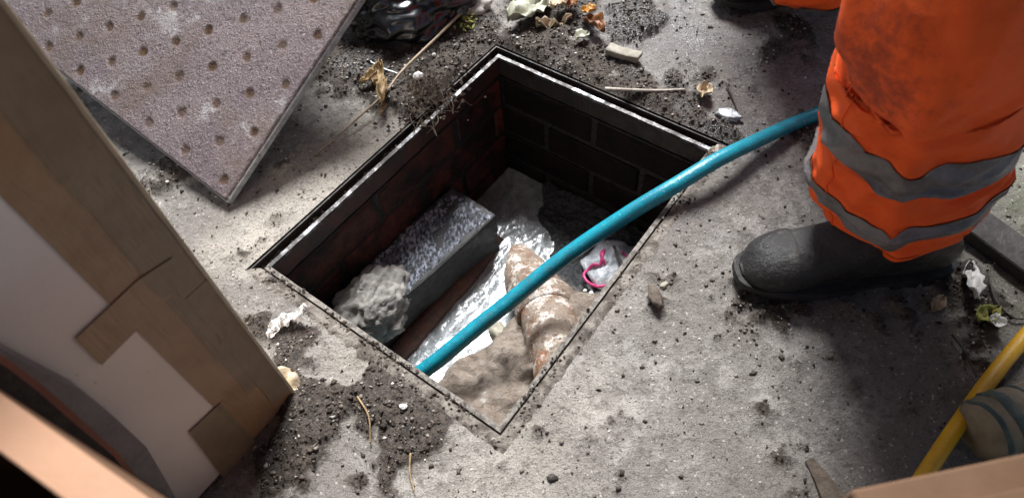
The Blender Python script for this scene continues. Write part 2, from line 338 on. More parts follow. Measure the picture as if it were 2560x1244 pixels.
MOSS = [(2480, 480, 190, .9), (2260, 90, 140, .8), (2460, 720, 150, .6), (2200, 200, 120, .6)]
def masks(x, y):
    n1 = fbm(x, y, 14, 5, 1); n2 = fbm(x, y, 45, 4, 2)
    so = sst(.22, .72, 1.12 * blob(x, y, SOIL) + (n1 - .5) * 1.5 + (n2 - .5) * .7)
    pa = np.clip(blob(x, y, PALE) * (0.6 + .8 * n1), 0, 1)
    we = np.clip(blob(x, y, WET) + (n1 - .5) * .6, 0, 1)
    mo = np.clip(blob(x, y, MOSS) + (n2 - .5) * .5, 0, 1)
    return so, pa, we, mo
def hole_dist(x, y):
    a, b = toF(x, y)
    dx = np.maximum(np.abs(a) - HX, 0); dy = np.maximum(np.abs(b) - HY, 0)
    return np.sqrt(dx * dx + dy * dy)
def gz(x, y, so=None):
    x = np.asarray(x, float); y = np.asarray(y, float)
    if so is None: so = masks(x, y)[0]
    lump = np.abs(fbm(x, y, 60, 4, 5) - .5) * 2; l2 = fbm(x, y, 22, 4, 6)
    z = so * (.003 + .016 * l2 * l2 * 1.6 + .007 * lump) + (fbm(x, y, 9, 4, 8) - .5) * .006 + (fbm(x, y, 90, 3, 9) - .5) * .0022
    return z * sst(-.002, .022, hole_dist(x, y))
def lines(h, n):
    inn = np.linspace(-h, h, n); o = [h]; st = .0055
    while o[-1] < 90:
        o.append(o[-1] + st)
        if o[-1] > 0.95: st *= 1.22
    o = np.array(o[1:]); return np.concatenate([-o[::-1], inn, o])
gx_, gy_ = lines(HX, 94), lines(HY, 121)
GA, GB = np.meshgrid(gx_, gy_, indexing='ij')
GX = GA * fx.x + GB * fy.x; GY = GA * fx.y + GB * fy.y
so, pa, we, mo = masks(GX, GY)
far = np.maximum(np.abs(GA), np.abs(GB)) > 2.5
GZ = np.where(far, 0, gz(GX, GY, so))
ni, nj = GA.shape
idx = np.arange(ni * nj).reshape(ni, nj)
ca = (gx_[:-1] + gx_[1:]) / 2; cb = (gy_[:-1] + gy_[1:]) / 2
keep = ~((np.abs(ca)[:, None] < HX) & (np.abs(cb)[None, :] < HY))
q = np.stack([idx[:-1, :-1], idx[1:, :-1], idx[1:, 1:], idx[:-1, 1:]], -1)[keep]
used = np.zeros(ni * nj, bool); used[q.ravel()] = True; remap = np.cumsum(used) - 1
V = np.stack([GX, GY, GZ], -1).reshape(-1, 3)[used]; q = remap[q]
me = bpy.data.meshes.new('ground'); me.vertices.add(len(V)); me.vertices.foreach_set('co', V.ravel())
me.loops.add(q.size); me.loops.foreach_set('vertex_index', q.ravel().astype(np.int32)); me.polygons.add(len(q))
me.polygons.foreach_set('loop_start', np.arange(0, q.size, 4, dtype=np.int32)); me.update(calc_edges=True); me.validate()
for k, a in (('soil', so), ('pale', pa), ('wet', we), ('moss', mo)):
    at = me.attributes.new(k, 'FLOAT', 'POINT'); at.data.foreach_set('value', a.ravel()[used].astype(np.float32))
ground = link('ground', me, M_GROUND, smooth=True); tag(ground, 'dirty grey concrete paving around the manhole', kind='structure')

# added canopy, out of view, that keeps sky light off the yard
M_ROOFS = simple('shade_sheet', (.16, .155, .15), (.11, .105, .10), 8, (.6, .8), .2, .001, 60)
M_RAFT = simple('shade_timber', (.15, .10, .065), (.10, .068, .045), 12, (.6, .8), 0, .001, 60)
rf_ = empty('added_shade_canopy', (0, -.5, 0), 'added out-of-view grey corrugated canopy on timber posts, blocking sky light', 'canopy')
RY0, RY1, RZ0, RZ1 = -2.2, .66, 2.46, 2.36
V = []; Fc = []; nx = 320
for i in range(nx + 1):
    x = -3.2 + 6.4 * i / nx; dz = .016 * math.sin(i / nx * 2 * math.pi * 64)
    V += [(x, RY0, RZ0 + dz + .06), (x, RY1 + .06, RZ1 + dz + .06)]
Fc = [(2 * i, 2 * i + 1, 2 * i + 3, 2 * i + 2) for i in range(nx)]
o_ = mesh_obj('shade_sheet', V, Fc, M_ROOFS, rf_, True); o_.modifiers.new('t', 'SOLIDIFY').thickness = .003
sl = Vector((0, RY1 - RY0, RZ1 - RZ0)); sln = sl.normalized()
for k in range(9):
    x = -3.1 + k * .775
    bm_obj('rafter', box_bm(Vector((x, RY0, RZ0 - .02)) + sl * .5, .025, sl.length / 2, .05, Vector((1, 0, 0)), sln, Vector((1, 0, 0)).cross(sln), .003), M_RAFT, rf_)
bm_obj('front_beam', box_bm((0, RY1 - .06, RZ1 - .12), 3.2, .04, .045, bev=.003), M_RAFT, rf_)
bm_obj('back_beam', box_bm((0, RY0 + .06, RZ0 - .12), 3.2, .04, .045, bev=.003), M_RAFT, rf_)
for x in (-3.1, 3.1):
    for y, zt in ((RY1 - .06, RZ1 - .167), (RY0 + .06, RZ0 - .167)): bm_obj('post', box_bm((x, y, zt / 2), .05, .05, zt / 2, bev=.004), M_RAFT, rf_)

# grit, crumbs of soil and chips lying on the paving
def scatter(name, mat, n, smin, smax, weight, label, cat, seed):
    r = np.random.default_rng(seed)
    pts = []
    X = r.uniform(-1.15, 1.15, n * 12); Y = r.uniform(-.62, 1.0, n * 12)
    so_, pa_, we_, mo_ = masks(X, Y); d = hole_dist(X, Y)
    ok = (r.random(X.size) < weight(so_, pa_, we_, mo_, X, Y)) & (d > .002)
    X, Y, so_ = X[ok][:n], Y[ok][:n], so_[ok][:n]
    Z = gz(X, Y, so_); m = len(X)
    s = smin * (smax / smin) ** (r.random(m) ** 2.6)
    base = np.array([(1, 0, 0), (-1, 0, 0), (0, 1, 0), (0, -1, 0), (0, 0, 1), (0, 0, -1)], float)
    f8 = np.array([(0, 2, 4), (2, 1, 4), (1, 3, 4), (3, 0, 4), (2, 0, 5), (1, 2, 5), (3, 1, 5), (0, 3, 5)])
    v = base[None] * (r.uniform(.55, 1.35, (m, 6, 1))) + r.normal(0, .22, (m, 6, 3))
    sc = r.uniform(.55, 1.35, (m, 1, 3)); sc[:, :, 2] *= .7
    v = v * sc * s[:, None, None]
    th = r.uniform(0, 6.28, m); c_, s_ = np.cos(th)[:, None], np.sin(th)[:, None]
    x = v[..., 0] * c_ - v[..., 1] * s_; y = v[..., 0] * s_ + v[..., 1] * c_
    v = np.stack([x + X[:, None], y + Y[:, None], v[..., 2] + (Z + s * .35)[:, None]], -1).reshape(-1, 3)
    f = (f8[None] + (np.arange(m) * 6)[:, None, None]).reshape(-1, 3)
    me = bpy.data.meshes.new(name); me.vertices.add(len(v)); me.vertices.foreach_set('co', v.ravel())
    me.loops.add(f.size); me.loops.foreach_set('vertex_index', f.ravel().astype(np.int32)); me.polygons.add(len(f))
    me.polygons.foreach_set('loop_start', np.arange(0, f.size, 3, dtype=np.int32)); me.update(calc_edges=True)
    return tag(link(name, me, mat), label, cat, kind='stuff')
scatter('soil_crumbs', M_GRIT, 36000, .0005, .0042, lambda s, p, w, m, x, y: .05 + .95 * s * s, 'dark crumbs of soil and grit lying along the manhole frame', 'soil', 1)
scatter('pale_chips', M_CRUMB, 2400, .0006, .0034, lambda s, p, w, m, x, y: .05 + .5 * s + .35 * w, 'pale stone chips scattered over the paving', 'gravel', 2)

# ------------------------------------------------------------------ steel frame of the manhole
fr = empty('manhole_surround', (0, 0, -.03), 'rectangular steel manhole frame set in the concrete, rim worn bright', 'manhole frame')
LW, LT = .022, .006
def bar(side):
    """one side of the frame: outer upstand, seat ledge, inner lip, down-stand"""
    if side in 'LR':                     # along y
        s = -1 if side == 'L' else 1; n = fx * s; d = fy; half = HY; h = HX
    else:
        s = 1 if side == 'T' else -1; n = fy * s; d = fx; half = HX; h = HY
    near = side in 'RB'
    def prof(o, z, inset): return n * (h - o) + Vector((0, 0, z)), inset
    def strip(name, pr, mat, closed=True, wob=.0, par=fr, ns=60):
        V = []; Fc = []; m = len(pr)
        for i in range(ns + 1):
            t_ = i / ns * 2 - 1
            for j, (o, z) in enumerate(pr):
                w_ = wob * (mnoise.noise(Vector((t_ * 14 + ord(side), j * .7, 0))) + .6 * mnoise.noise(Vector((t_ * 45, j, ord(side)))))
                V.append(n * (h - o + w_ * .5) + d * (t_ * (half - o)) + Vector((0, 0, z + w_)))
        for i in range(ns):
            for j in range(m if closed else m - 1):
                j2 = (j + 1) % m; Fc.append((i * m + j, i * m + j2, (i + 1) * m + j2, (i + 1) * m + j))
        if closed: Fc += [tuple(range(m)), tuple(ns * m + j for j in range(m - 1, -1, -1))]
        return mesh_obj(name, V, Fc, mat, par)
    b_ = strip('frame_bar', [(.001, -.003), (.004, -.003), (.004, -.022), (LW, -.022), (LW, -.047), (.001, -.047)], M_LIPM if near else M_STEEL)
    if near: strip('seat_dirt', [(-.004, -.001), (.006, .0015), (LW - .005, .0003), (LW - .0025, -.005), (LW - .001, -.012), (LW - .001, -.0215), (.0045, -.0215), (.0042, -.0025), (-.004, -.004)], M_LEDGEM, wob=.0030, par=b_, ns=110)
    else: strip('seat_dirt', [(.0042, -.018), (LW - .001, -.017), (LW - .001, -.0215), (.0042, -.0215)], M_LEDGE, wob=.0028, par=b_)
    strip('inner_lip', [(LW + .0003, -.003), (LW + LT, -.003), (LW + LT, -.045), (LW + .0003, -.045)], M_RUSTY if side == 'L' else M_STEEL, wob=.0012, par=b_)
    strip('lip_edge', [(LW - .0006, -.0012), (LW + LT + .0008, -.0012), (LW + LT + .0008, -.0075), (LW - .0006, -.0075)], M_LIPM if near else M_LIP, wob=.0018 if near else .0005, par=b_)
for sd_ in 'LRTB': bar(sd_)

r_ = np.random.default_rng(11); V = []; Fc = []
for k in range(3800):                       # crumbs of dirt caught on the rim
    sd_ = 'LRTB'[r_.integers(4)]; nr = sd_ in 'RB'; u_ = r_.uniform(-1, 1); o__ = r_.uniform(.0, .027) if nr else r_.uniform(.004, .021)
    if fbm(np.array([u_ * 3 + ord(sd_)]), np.array([o__ * 20]), 3, 3, 40)[0] < (.47 if nr else .44): continue
    p = F((-1 if sd_ == 'L' else 1) * (HX - o__), u_ * (HY - o__)) if sd_ in 'LR' else F(u_ * (HX - o__), (1 if sd_ == 'T' else -1) * (HY - o__))
    s_ = .0006 * 6 ** (r_.random() ** 2); p.z = (.0005 if nr else -.0155) + s_ * .3; b0_ = len(V)
    V += [p + Vector(d_) * s_ * r_.uniform(.6, 1.4) for d_ in ((1, 0, 0), (-1, 0, 0), (0, 1, 0), (0, -1, 0), (0, 0, .8), (0, 0, -.8))]
    Fc += [tuple(x + b0_ for x in f_) for f_ in ((0, 2, 4), (2, 1, 4), (1, 3, 4), (3, 0, 4), (2, 0, 5), (1, 2, 5), (3, 1, 5), (0, 3, 5))]
tag(mesh_obj('rim_dirt', V, Fc, M_GRIT), 'crumbs of dirt caught on the steel rim of the manhole', 'dirt', kind='stuff')

# ------------------------------------------------------------------ chamber of brick below it
ch = empty('manhole_chamber', (0, 0, -.46), 'brick chamber under the open frame, dark wet walls and mortar benching', 'manhole')
IX, IY = HX - .032, HY - .032; ZT, ZB = -.048, -.46
for s, nrm, d, h, half in (('L', -fx, fy, IX, IY), ('R', fx, fy, IX, IY), ('T', fy, fx, IY, IX), ('B', -fy, fx, IY, IX)):
    bm = box_bm(nrm * (h + .06) + Vector((0, 0, (ZT + ZB) / 2)), .0575, half + .02, (ZT - ZB) / 2, nrm, d, Vector((0, 0, 1)))
    wall = bm_obj('mortar_wall', bm, M_MORTAR, ch)
    z = ZT - .002; row = 0
    while z - .065 > ZB - .03:
        x0 = -half - (0.1125 if row % 2 else 0)
        while x0 < half:
            a, b2 = max(x0, -half) + .003, min(x0 + .2195, half) - .003
            if b2 - a > .02:
                pr = random.uniform(-.004, .001)
                bm = box_bm(nrm * (h + .012 - pr) + d * ((a + b2) / 2) + Vector((0, 0, z - .0325 + random.uniform(-.002, .002))), .016, (b2 - a) / 2, .0325, nrm, (d + Vector((0, 0, random.uniform(-.008, .008)))).normalized(), Vector((0, 0, 1)), .004)
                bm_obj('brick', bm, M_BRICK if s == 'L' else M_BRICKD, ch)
            x0 += .225
        z -= .076; row += 1

DZ = .09
def Pc(px, py, z): return P(px, py, z + DZ)
# floor and benching: a shaped bed of mortar with the open channel running through it
CTRL = [  # pixel, pixel, height
    (1200, 480, -.44), (1300, 520, -.44), (1250, 600, -.44), (1200, 700, -.44), (1140, 800, -.44), (1080, 880, -.44), (1020, 930, -.44), (990, 990, -.44), (1320, 620, -.43), (1280, 700, -.43), (1225, 800, -.43), (1180, 850, -.43), (1130, 880, -.42), (1240, 760, -.43), (1060, 940, -.42),
    (1150, 960, -.335), (1230, 930, -.32), (1120, 1000, -.33), (1250, 1000, -.30), (1200, 1060, -.29), (1290, 1090, -.26), (1320, 960, -.29), (1285, 880, -.305), (1300, 855, -.325), (1350, 850, -.275), (1325, 820, -.335), (1330, 900, -.28), (1180, 920, -.345), (1400, 900, -.222), (1380, 880, -.232), (1450, 830, -.26), (1460, 790, -.29), (1340, 900, -.26), (1370, 1000, -.26), (1500, 790, -.29),
    (1470, 700, -.385), (1550, 700, -.38), (1530, 620, -.39), (1600, 560, -.39), (1440, 640, -.388), (1650, 520, -.38), (1500, 540, -.382), (1430, 560, -.385), (1520, 480, -.38), (1600, 430, -.38), (1400, 480, -.382), (1440, 420, -.38), (1385, 530, -.39),
    (1000, 700, -.44), (900, 800, -.44), (1100, 520, -.44), (850, 700, -.44), (1000, 560, -.44)]
cw = [(Pc(a, b, z), z + DZ) for a, b, z in CTRL]
def bench_z(x, y):
    num = 0; den = 0
    for p, z in cw:
        d2 = (x - p.x) ** 2 + (y - p.y) ** 2 + 1e-5; k = d2 ** -2.2; num = num + k * z; den = den + k
    return num / den
na, nb = 110, 140
A_, B_ = np.meshgrid(np.linspace(-IX - .004, IX + .004, na), np.linspace(-IY - .004, IY + .004, nb), indexing='ij')
BX = A_ * fx.x + B_ * fy.x; BY = A_ * fx.y + B_ * fy.y
BZ = bench_z(BX, BY) + (fbm(BX, BY, 30, 5, 11) - .5) * .026 + (fbm(BX, BY, 110, 3, 12) - .5) * .010
ii = np.arange(na * nb).reshape(na, nb)
q = np.stack([ii[:-1, :-1], ii[1:, :-1], ii[1:, 1:], ii[:-1, 1:]], -1).reshape(-1, 4)
bo = mesh_obj('benching', np.stack([BX, BY, BZ], -1).reshape(-1, 3).tolist(), q.tolist(), M_BENCH, ch, True)
WB = [(1470, 650, 110, 1.3), (1540, 600, 110, 1.3), (1600, 500, 120, 1.3), (1480, 700, 60, 1.2), (1380, 560, 150, 1.3), (1600, 640, 60, 1), (1430, 480, 150, 1.2)]
wv_ = np.zeros_like(BX)
for px, py, r_, k_ in WB:
    c_ = Pc(px, py, -.39); wv_ = np.maximum(wv_, k_ * np.exp(-((BX - c_.x) ** 2 + (BY - c_.y) ** 2) / (r_ / 1250) ** 2))
wv_ = np.clip(np.maximum(sst(.35, .75, wv_), sst(-.372 + DZ, -.392 + DZ, BZ)), 0, 1)
at = bo.data.attributes.new('wetness', 'FLOAT', 'POINT'); at.data.foreach_set('value', wv_.ravel().astype(np.float32))

# water running in the channel
wz = -.398 + DZ
na, nb = 150, 200
A_, B_ = np.meshgrid(np.linspace(-IX + .004, IX - .004, na), np.linspace(-IY + .004, IY - .004, nb), indexing='ij')
BX = A_ * fx.x + B_ * fy.x; BY = A_ * fx.y + B_ * fy.y
WZ = wz + (fbm(A_ * 1.6, B_ * .7, 34, 3, 21) - .5) * .007 + (fbm(A_, B_ * .6, 90, 2, 22) - .5) * .0008
fo = np.zeros_like(BX)
for px, py, r_, k_ in ((1150, 830, 110, 1), (1080, 880, 90, .9), (1200, 760, 80, .7), (1200, 860, 90, 1.1), (1230, 600, 60, .35)):
    c_ = P(px, py, wz); fo = np.maximum(fo, k_ * np.exp(-((BX - c_.x) ** 2 + (BY - c_.y) ** 2) / (r_ / 1250) ** 2))
ii = np.arange(na * nb).reshape(na, nb)
q = np.stack([ii[:-1, :-1], ii[1:, :-1], ii[1:, 1:], ii[:-1, 1:]], -1).reshape(-1, 4)
wo = mesh_obj('water', np.stack([BX, BY, WZ], -1).reshape(-1, 3).tolist(), q.tolist(), M_WATER, None, True)
at = wo.data.attributes.new('foam', 'FLOAT', 'POINT'); at.data.foreach_set('value', np.clip(fo, 0, 1).ravel().astype(np.float32))
tag(wo, 'grey foaming water running along the channel of the manhole', kind='structure')

# concrete block standing against the left wall of the chamber
bz = -.285 + DZ
c0, c1, c2 = P(1232, 545, bz), P(965, 790, bz), P(1150, 450, bz)
dl = (c1 - c0).normalized(); dwv = Vector((0, 0, 1)).cross(dl)
dwv = dwv if dwv.dot(c2 - c0) > 0 else -dwv
c0 = c0 - dl * .012; Lb = (c1 - c0).length + .05; Wb = .125; Hb = .125
cen = c0 + dl * (Lb / 2) + dwv * (Wb / 2) - Vector((0, 0, Hb / 2))
be = empty('concrete_block', (cen.x, cen.y, bz - Hb), 'wet dark concrete block with glints painted on its rough top in the chamber', 'block')
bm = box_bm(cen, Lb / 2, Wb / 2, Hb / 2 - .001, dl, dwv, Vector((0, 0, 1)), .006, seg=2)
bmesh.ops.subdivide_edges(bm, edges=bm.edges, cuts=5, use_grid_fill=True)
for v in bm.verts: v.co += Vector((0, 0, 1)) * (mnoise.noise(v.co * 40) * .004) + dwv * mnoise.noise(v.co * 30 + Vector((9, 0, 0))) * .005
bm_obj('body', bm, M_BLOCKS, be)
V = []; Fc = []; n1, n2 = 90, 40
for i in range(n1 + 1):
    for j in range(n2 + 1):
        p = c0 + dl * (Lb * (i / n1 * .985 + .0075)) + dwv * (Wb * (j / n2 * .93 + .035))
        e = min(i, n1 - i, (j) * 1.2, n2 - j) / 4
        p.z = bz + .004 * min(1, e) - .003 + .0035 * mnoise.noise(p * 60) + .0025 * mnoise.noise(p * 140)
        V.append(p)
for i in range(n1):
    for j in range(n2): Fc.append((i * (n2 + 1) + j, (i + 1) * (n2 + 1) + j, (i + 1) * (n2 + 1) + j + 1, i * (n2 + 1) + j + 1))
mesh_obj('top_face', V, Fc, M_BLOCK_GLARE, be, True)

# clay channel edge between block and water
pts = catmull([Pc(930, 950, -.375), Pc(1010, 860, -.375), Pc(1110, 750, -.375), Pc(1200, 650, -.378), Pc(1245, 585, -.385)], 10)
V = []; Fc = []
for i, p in enumerate(pts):
    t_ = (pts[min(i + 1, len(pts) - 1)] - pts[max(i - 1, 0)]).normalized(); s_ = Vector((t_.y, -t_.x, 0))
    for o, z in ((-.024, -.03), (-.022, -.004), (-.014, .002), (.0, -.001), (.012, -.012), (.018, -.045), (-.01, -.05)):
        k_ = .0025 * mnoise.noise(p * 50 + Vector((o * 60, 0, 0)))
        V.append(p + s_ * (o + k_) + Vector((0, 0, z + k_)))
for i in range(len(pts) - 1):
    for j in range(7): Fc.append((i * 7 + j, i * 7 + (j + 1) % 7, (i + 1) * 7 + (j + 1) % 7, (i + 1) * 7 + j))
Fc += [tuple(range(7)), tuple((len(pts) - 1) * 7 + j for j in range(6, -1, -1))]
M_CHAN = simple('channel_clay', (.14, .06, .04), (.075, .04, .03), 30, (.25, .5), 0, .002, 120)
tag(mesh_obj('channel_edge', V, Fc, M_CHAN, None, True), 'red-brown clay channel edge between the wet block and the water', 'channel')

# lump of broken mortar at the near end of the block
bm = rock_bm(Pc(935, 765, -.30), .085, .06, .066, R(60), 4, 5, .22, 2.0)
bm.normal_update()
for v in bm.verts: v.co += v.normal * (.005 * mnoise.fractal(v.co * 130, .6, 2.2, 5))
tag(bm_obj('mortar_lump', bm, M_RUBBLE, None, True), 'rough grey lump of broken mortar at the near end of the wet block', 'rubble')
bm = rock_bm(Pc(1250, 838, -.365), .017, .024, .022, .4, 8, 3, .4)
tag(bm_obj('stone', bm, M_SLATE, None, True), 'small brown stone at the foam beside the clay pipe', 'stone')

# clay pipe with its socket and broken shoe
p0, p1 = Pc(1400, 900, -.285), Pc(1364, 768, -.335)
ax = (p1 - p0).normalized(); sx = ax.cross(Vector((0, 0, 1))).normalized(); uz = sx.cross(ax)
pe = empty('clay_pipe', (p1.x, p1.y, p1.z - .06), 'broken orange clay branch pipe pointing into the channel', 'pipe')
def ringpt(c, r_, th): return c + sx * (math.cos(th) * r_) + uz * (math.sin(th) * r_)
def lathe(prof, mat, name, seg=40):
    V = []; Fc = []; m = len(prof)
    for i in range(seg):
        th = 2 * math.pi * i / seg
        for s_, r_ in prof:
            c_ = p0 + ax * s_
            V.append(ringpt(c_, r_ + .0012 * mnoise.noise(Vector((math.cos(th) * 3, math.sin(th) * 3, s_ * 50))), th))
    for i in range(seg):
        for j in range(m - 1):
            i2 = (i + 1) % seg; Fc.append((i * m + j, i2 * m + j, i2 * m + j + 1, i * m + j + 1))
    return mesh_obj(name, V, Fc, mat, pe, True)
Lp = (p1 - p0).length
lathe([(-.06, .05), (Lp * .4, .051), (Lp - .03, .052), (Lp + .004, .052), (Lp + .004, .042), (0, .042)], M_CLAY, 'barrel')
lathe([(Lp - .028, .053), (Lp - .024, .058), (Lp + .012, .060), (Lp + .019, .057), (Lp + .019, .046), (Lp - .01, .046)], M_CLAY, 'socket')
V = []; Fc = []; n1, n2 = 34, 18
for side, rr in ((0, .056), (1, .046)):
    for i in range(n1 + 1):
        th = R(8 + 190 * i / n1)                      # 8: right flank, 90: crown, 198: left flank
        deg = 8 + 190 * i / n1
        end = float(np.interp(deg, [8, 30, 55, 75, 95, 120, 150, 175, 198], [.004, .035, .10, .132, .130, .10, .065, .036, .006])) + .004 * mnoise.noise(Vector((deg * .2, 0, 0)))
        for j in range(n2 + 1):
            s_ = Lp + .0195 + end * j / n2
            V.append(ringpt(p0 + ax * s_ - sx * (.22 * (s_ - Lp)), rr + .002 * mnoise.noise(Vector((deg * .05, s_ * 40, side))) - .02 * (s_ - Lp), th))
st = (n1 + 1) * (n2 + 1)
for side in (0, 1):
    for i in range(n1):
        for j in range(n2):
            a = side * st + i * (n2 + 1) + j; f_ = (a, a + n2 + 1, a + n2 + 2, a + 1); Fc.append(f_ if side == 0 else f_[::-1])
mesh_obj('shoe', V, Fc, M_CLAY, pe, True)
E1 = [];
for i in range(n1):
    a = i * (n2 + 1) + n2; E1.append((a, a + n2 + 1, st + a + n2 + 1, st + a))
for i0 in (0, n1):
    for j in range(n2): a = i0 * (n2 + 1) + j; E1.append((a, a + 1, st + a + 1, st + a))
mesh_obj('broken_edge', V, E1, M_CLAYO, pe)

# wrapper with a pink line, on the wet shelf
wpz = -.372 + DZ
outl = [(1450, 655), (1480, 625), (1505, 603), (1560, 612), (1600, 632), (1585, 690), (1560, 705), (1520, 722), (1490, 715)]
cc = P(1525, 662, wpz); V = [cc + Vector((0, 0, .02))]; Fc = []
rings = 9; m = 36
op = catmull([P(a, b, wpz) for a, b in outl + outl[:1]], 4)[:-1]; m = len(op)
for r_ in range(1, rings + 1):
    for p in op:
        k = r_ / rings; qv = cc.lerp(p, k); qv.z = wpz + .018 * (1 - k * k) + .012 * mnoise.noise(qv * 38) + .006 * mnoise.noise(qv * 90); V.append(qv)
for k in range(m): Fc.append((0, 1 + k, 1 + (k + 1) % m))
for r_ in range(rings - 1):
    for k in range(m): Fc.append((1 + r_ * m + k, 1 + (r_ + 1) * m + k, 1 + (r_ + 1) * m + (k + 1) % m, 1 + r_ * m + (k + 1) % m))
we_ = empty('plastic_wrapper', (cc.x, cc.y, wpz), 'crumpled white plastic wrapper with a looping pink line', 'wrapper')
wr = mesh_obj('film', V, Fc, M_WRAP, we_, True); sm_ = wr.modifiers.new('thick', 'SOLIDIFY'); sm_.thickness = .0015
def film_z(p):
    d_ = (p - cc); d_.z = 0; k = min(1, d_.length / .06); return wpz + .018 * (1 - k * k) + .012 * mnoise.noise(Vector((p.x, p.y, wpz)) * 38) + .006 * mnoise.noise(Vector((p.x, p.y, wpz)) * 90)
def pinkline(pp, r_=.0032):
    q_ = catmull([P(a, b, wpz + .012) for a, b in pp], 8)
    for p in q_: p.z = film_z(p) + .0022
    V, Fc = tube(q_, r_, 6); mesh_obj('pink_line', V, Fc, M_PINK, we_, True)
pinkline([(1512, 660), (1502, 640), (1510, 625), (1500, 660), (1478, 662), (1460, 680), (1470, 700), (1500, 708), (1540, 700), (1570, 690)])
pinkline([(1555, 630), (1568, 645), (1576, 665), (1570, 680)])
q_ = catmull([P(1535, 615, wpz + .02), P(1545, 640, wpz + .028), P(1556, 665, wpz + .03), P(1566, 690, wpz + .024)], 6)
V, Fc = tube(q_, [.003] * 8 + [.004] * 8 + [.0025] * (len(q_) - 16), 6)
tag(mesh_obj('twig', V, Fc, M_TWIGD, None, True), 'dark bit of twig lying on the white wrapper', 'twig')
for k, (a, b, s_) in enumerate(((1478, 735, .006), (1510, 745, .009), (1462, 727, .004))):
    tag(bm_obj('pebble', rock_bm(Pc(a, b, -.372), s_, s_ * 1.2, s_, k, 20 + k, 2, .3), M_WHITEP, None, True), ('tiny white pebble left of the pebble pair below the wrapper', 'largest white pebble just below the wrapper', 'smallest white pebble below the wrapper by the pipe')[k], 'pebble', 'white pebbles below the wrapper')

# ------------------------------------------------------------------ teal hose
hp = [P(960, 1000, -.285), P(1030, 945, -.225), P(1150, 855, -.165), P(1350, 690, -.085), P(1550, 548, -.01), P(1690, 462, .034), P(1800, 398, .045), P(1910, 345, .03), P(2010, 300, .017), P(2130, 252, .016), P(2300, 190, .016), P(2600, 150, .016), P(2900, 170, .016)]
hc_ = catmull(hp, 14)
for p in hc_[14:]: p += Vector((mnoise.noise(p * 7), mnoise.noise(p * 7 + Vector((3, 0, 0))), .4 * mnoise.noise(p * 9))) * .0035
V, Fc = tube(hc_, [.0148 - .0028 * min(1, i / 110) for i in range(len(hc_))], 20)
tag(mesh_obj('hose', V, Fc, M_HOSE, None, True), 'teal hose crossing the open manhole and going down inside', 'hose')

# ------------------------------------------------------------------ steel cover plate, one end propped
T0 = P(563, 505, .020); ud = (P(895, 0, .212) - T0).normalized(); vd = P(255, 262, .066) - T0; vd = (vd - ud * vd.dot(ud)).normalized(); nd = vd.cross(ud)
nd = nd if nd.z > 0 else -nd
PU, PV, PT = .50, .66, .015
pl = empty('cover_plate', T0, 'rusty steel manhole cover with rows of round dimples, propped up beside the bin bag', 'manhole cover')
nu, nv = 166, 220; uu, vv = np.meshgrid(np.linspace(.0015, PU - .0015, nu), np.linspace(.0015, PV - .0015, nv), indexing='ij')
hh = (fbm(uu, vv, 120, 3, 31) - .5) * .0016 + (fbm(uu, vv, 20, 3, 32) - .5) * .0012; ru = np.zeros_like(uu)
qh = .048; r2 = np.random.default_rng(5)
for mi in range(0, 10):
    for nj_ in range(0, 14):
        if (mi + nj_) % 2: continue
        du = .028 + mi * qh + r2.normal(0, .0008); dv = .028 + nj_ * qh + r2.normal(0, .0008)
        rr = np.sqrt((uu - du) ** 2 + (vv - dv) ** 2) + (fbm(uu, vv, 150, 2, 33) - .5) * .005
        k = 1 - sst(.0055, .0125, rr); hh -= .003 * k; ru = np.maximum(ru, k * r2.uniform(.6, 1.0))
hh[0] -= .004; hh[-1] -= .004; hh[:, 0] -= .004; hh[:, -1] -= .004
pp = (np.array(T0)[None, None] + uu[..., None] * np.array(ud) + vv[..., None] * np.array(vd) + hh[..., None] * np.array(nd))
ii = np.arange(nu * nv).reshape(nu, nv); q = np.stack([ii[:-1, :-1], ii[1:, :-1], ii[1:, 1:], ii[:-1, 1:]], -1).reshape(-1, 4)
po = mesh_obj('plate_face', pp.reshape(-1, 3).tolist(), q.tolist(), M_PLATE, pl, True)
at = po.data.attributes.new('rust', 'FLOAT', 'POINT'); at.data.foreach_set('value', np.clip(ru, 0, 1).ravel().astype(np.float32))
bm = box_bm(T0 + ud * (PU / 2) + vd * (PV / 2) - nd * (PT / 2 + .0046), PU / 2, PV / 2, PT / 2, ud, vd, nd, .0018)
bm_obj('plate_edge', bm, M_PEDGE, pl)
bmB = T0 + ud * .44 + vd * .36 - nd * .02
bh = (bmB.z - .012) / 2
bu = Vector((ud.x, ud.y, 0)).normalized()
tag(bm_obj('prop_block', box_bm((bmB.x, bmB.y, bh), 0.05, .10, bh, bu, Vector((-bu.y, bu.x, 0)), Vector((0, 0, 1)), .006), M_CONC), 'grey concrete block holding up the far end of the steel cover', 'block')

# ------------------------------------------------------------------ black bin bag
bm = bmesh.new(); bmesh.ops.create_icosphere(bm, subdivisions=6, radius=1)
bc = P(1010, 10, .05)
for v in bm.verts:
    d = v.co.normalized(); k = 1 + .22 * mnoise.noise(d * 1.7 + Vector((4, 1, 0))) 
    k += .10 * abs(mnoise.noise(Vector((d.x * 2.2, d.y * 3.5, d.z * 5)) + Vector((1, 7, 2)))) + .06 * (1 - abs(mnoise.noise(d * 2.8 + Vector((2, 2, 9)))) * 2.5) + .02 * (1 - 3 * abs(mnoise.noise(Vector((d.x * 3, d.y * 7, d.z * 5)))))
    p = Vector((d.x * .135 * k, d.y * .125 * k, d.z * .085 * k)); a_ = R(15)
    p = Vector((p.x * math.cos(a_) - p.y * math.sin(a_), p.x * math.sin(a_) + p.y * math.cos(a_), p.z)) + bc + Vector((0, .055, 0)); p.z = max(p.z, .004)
    v.co = p
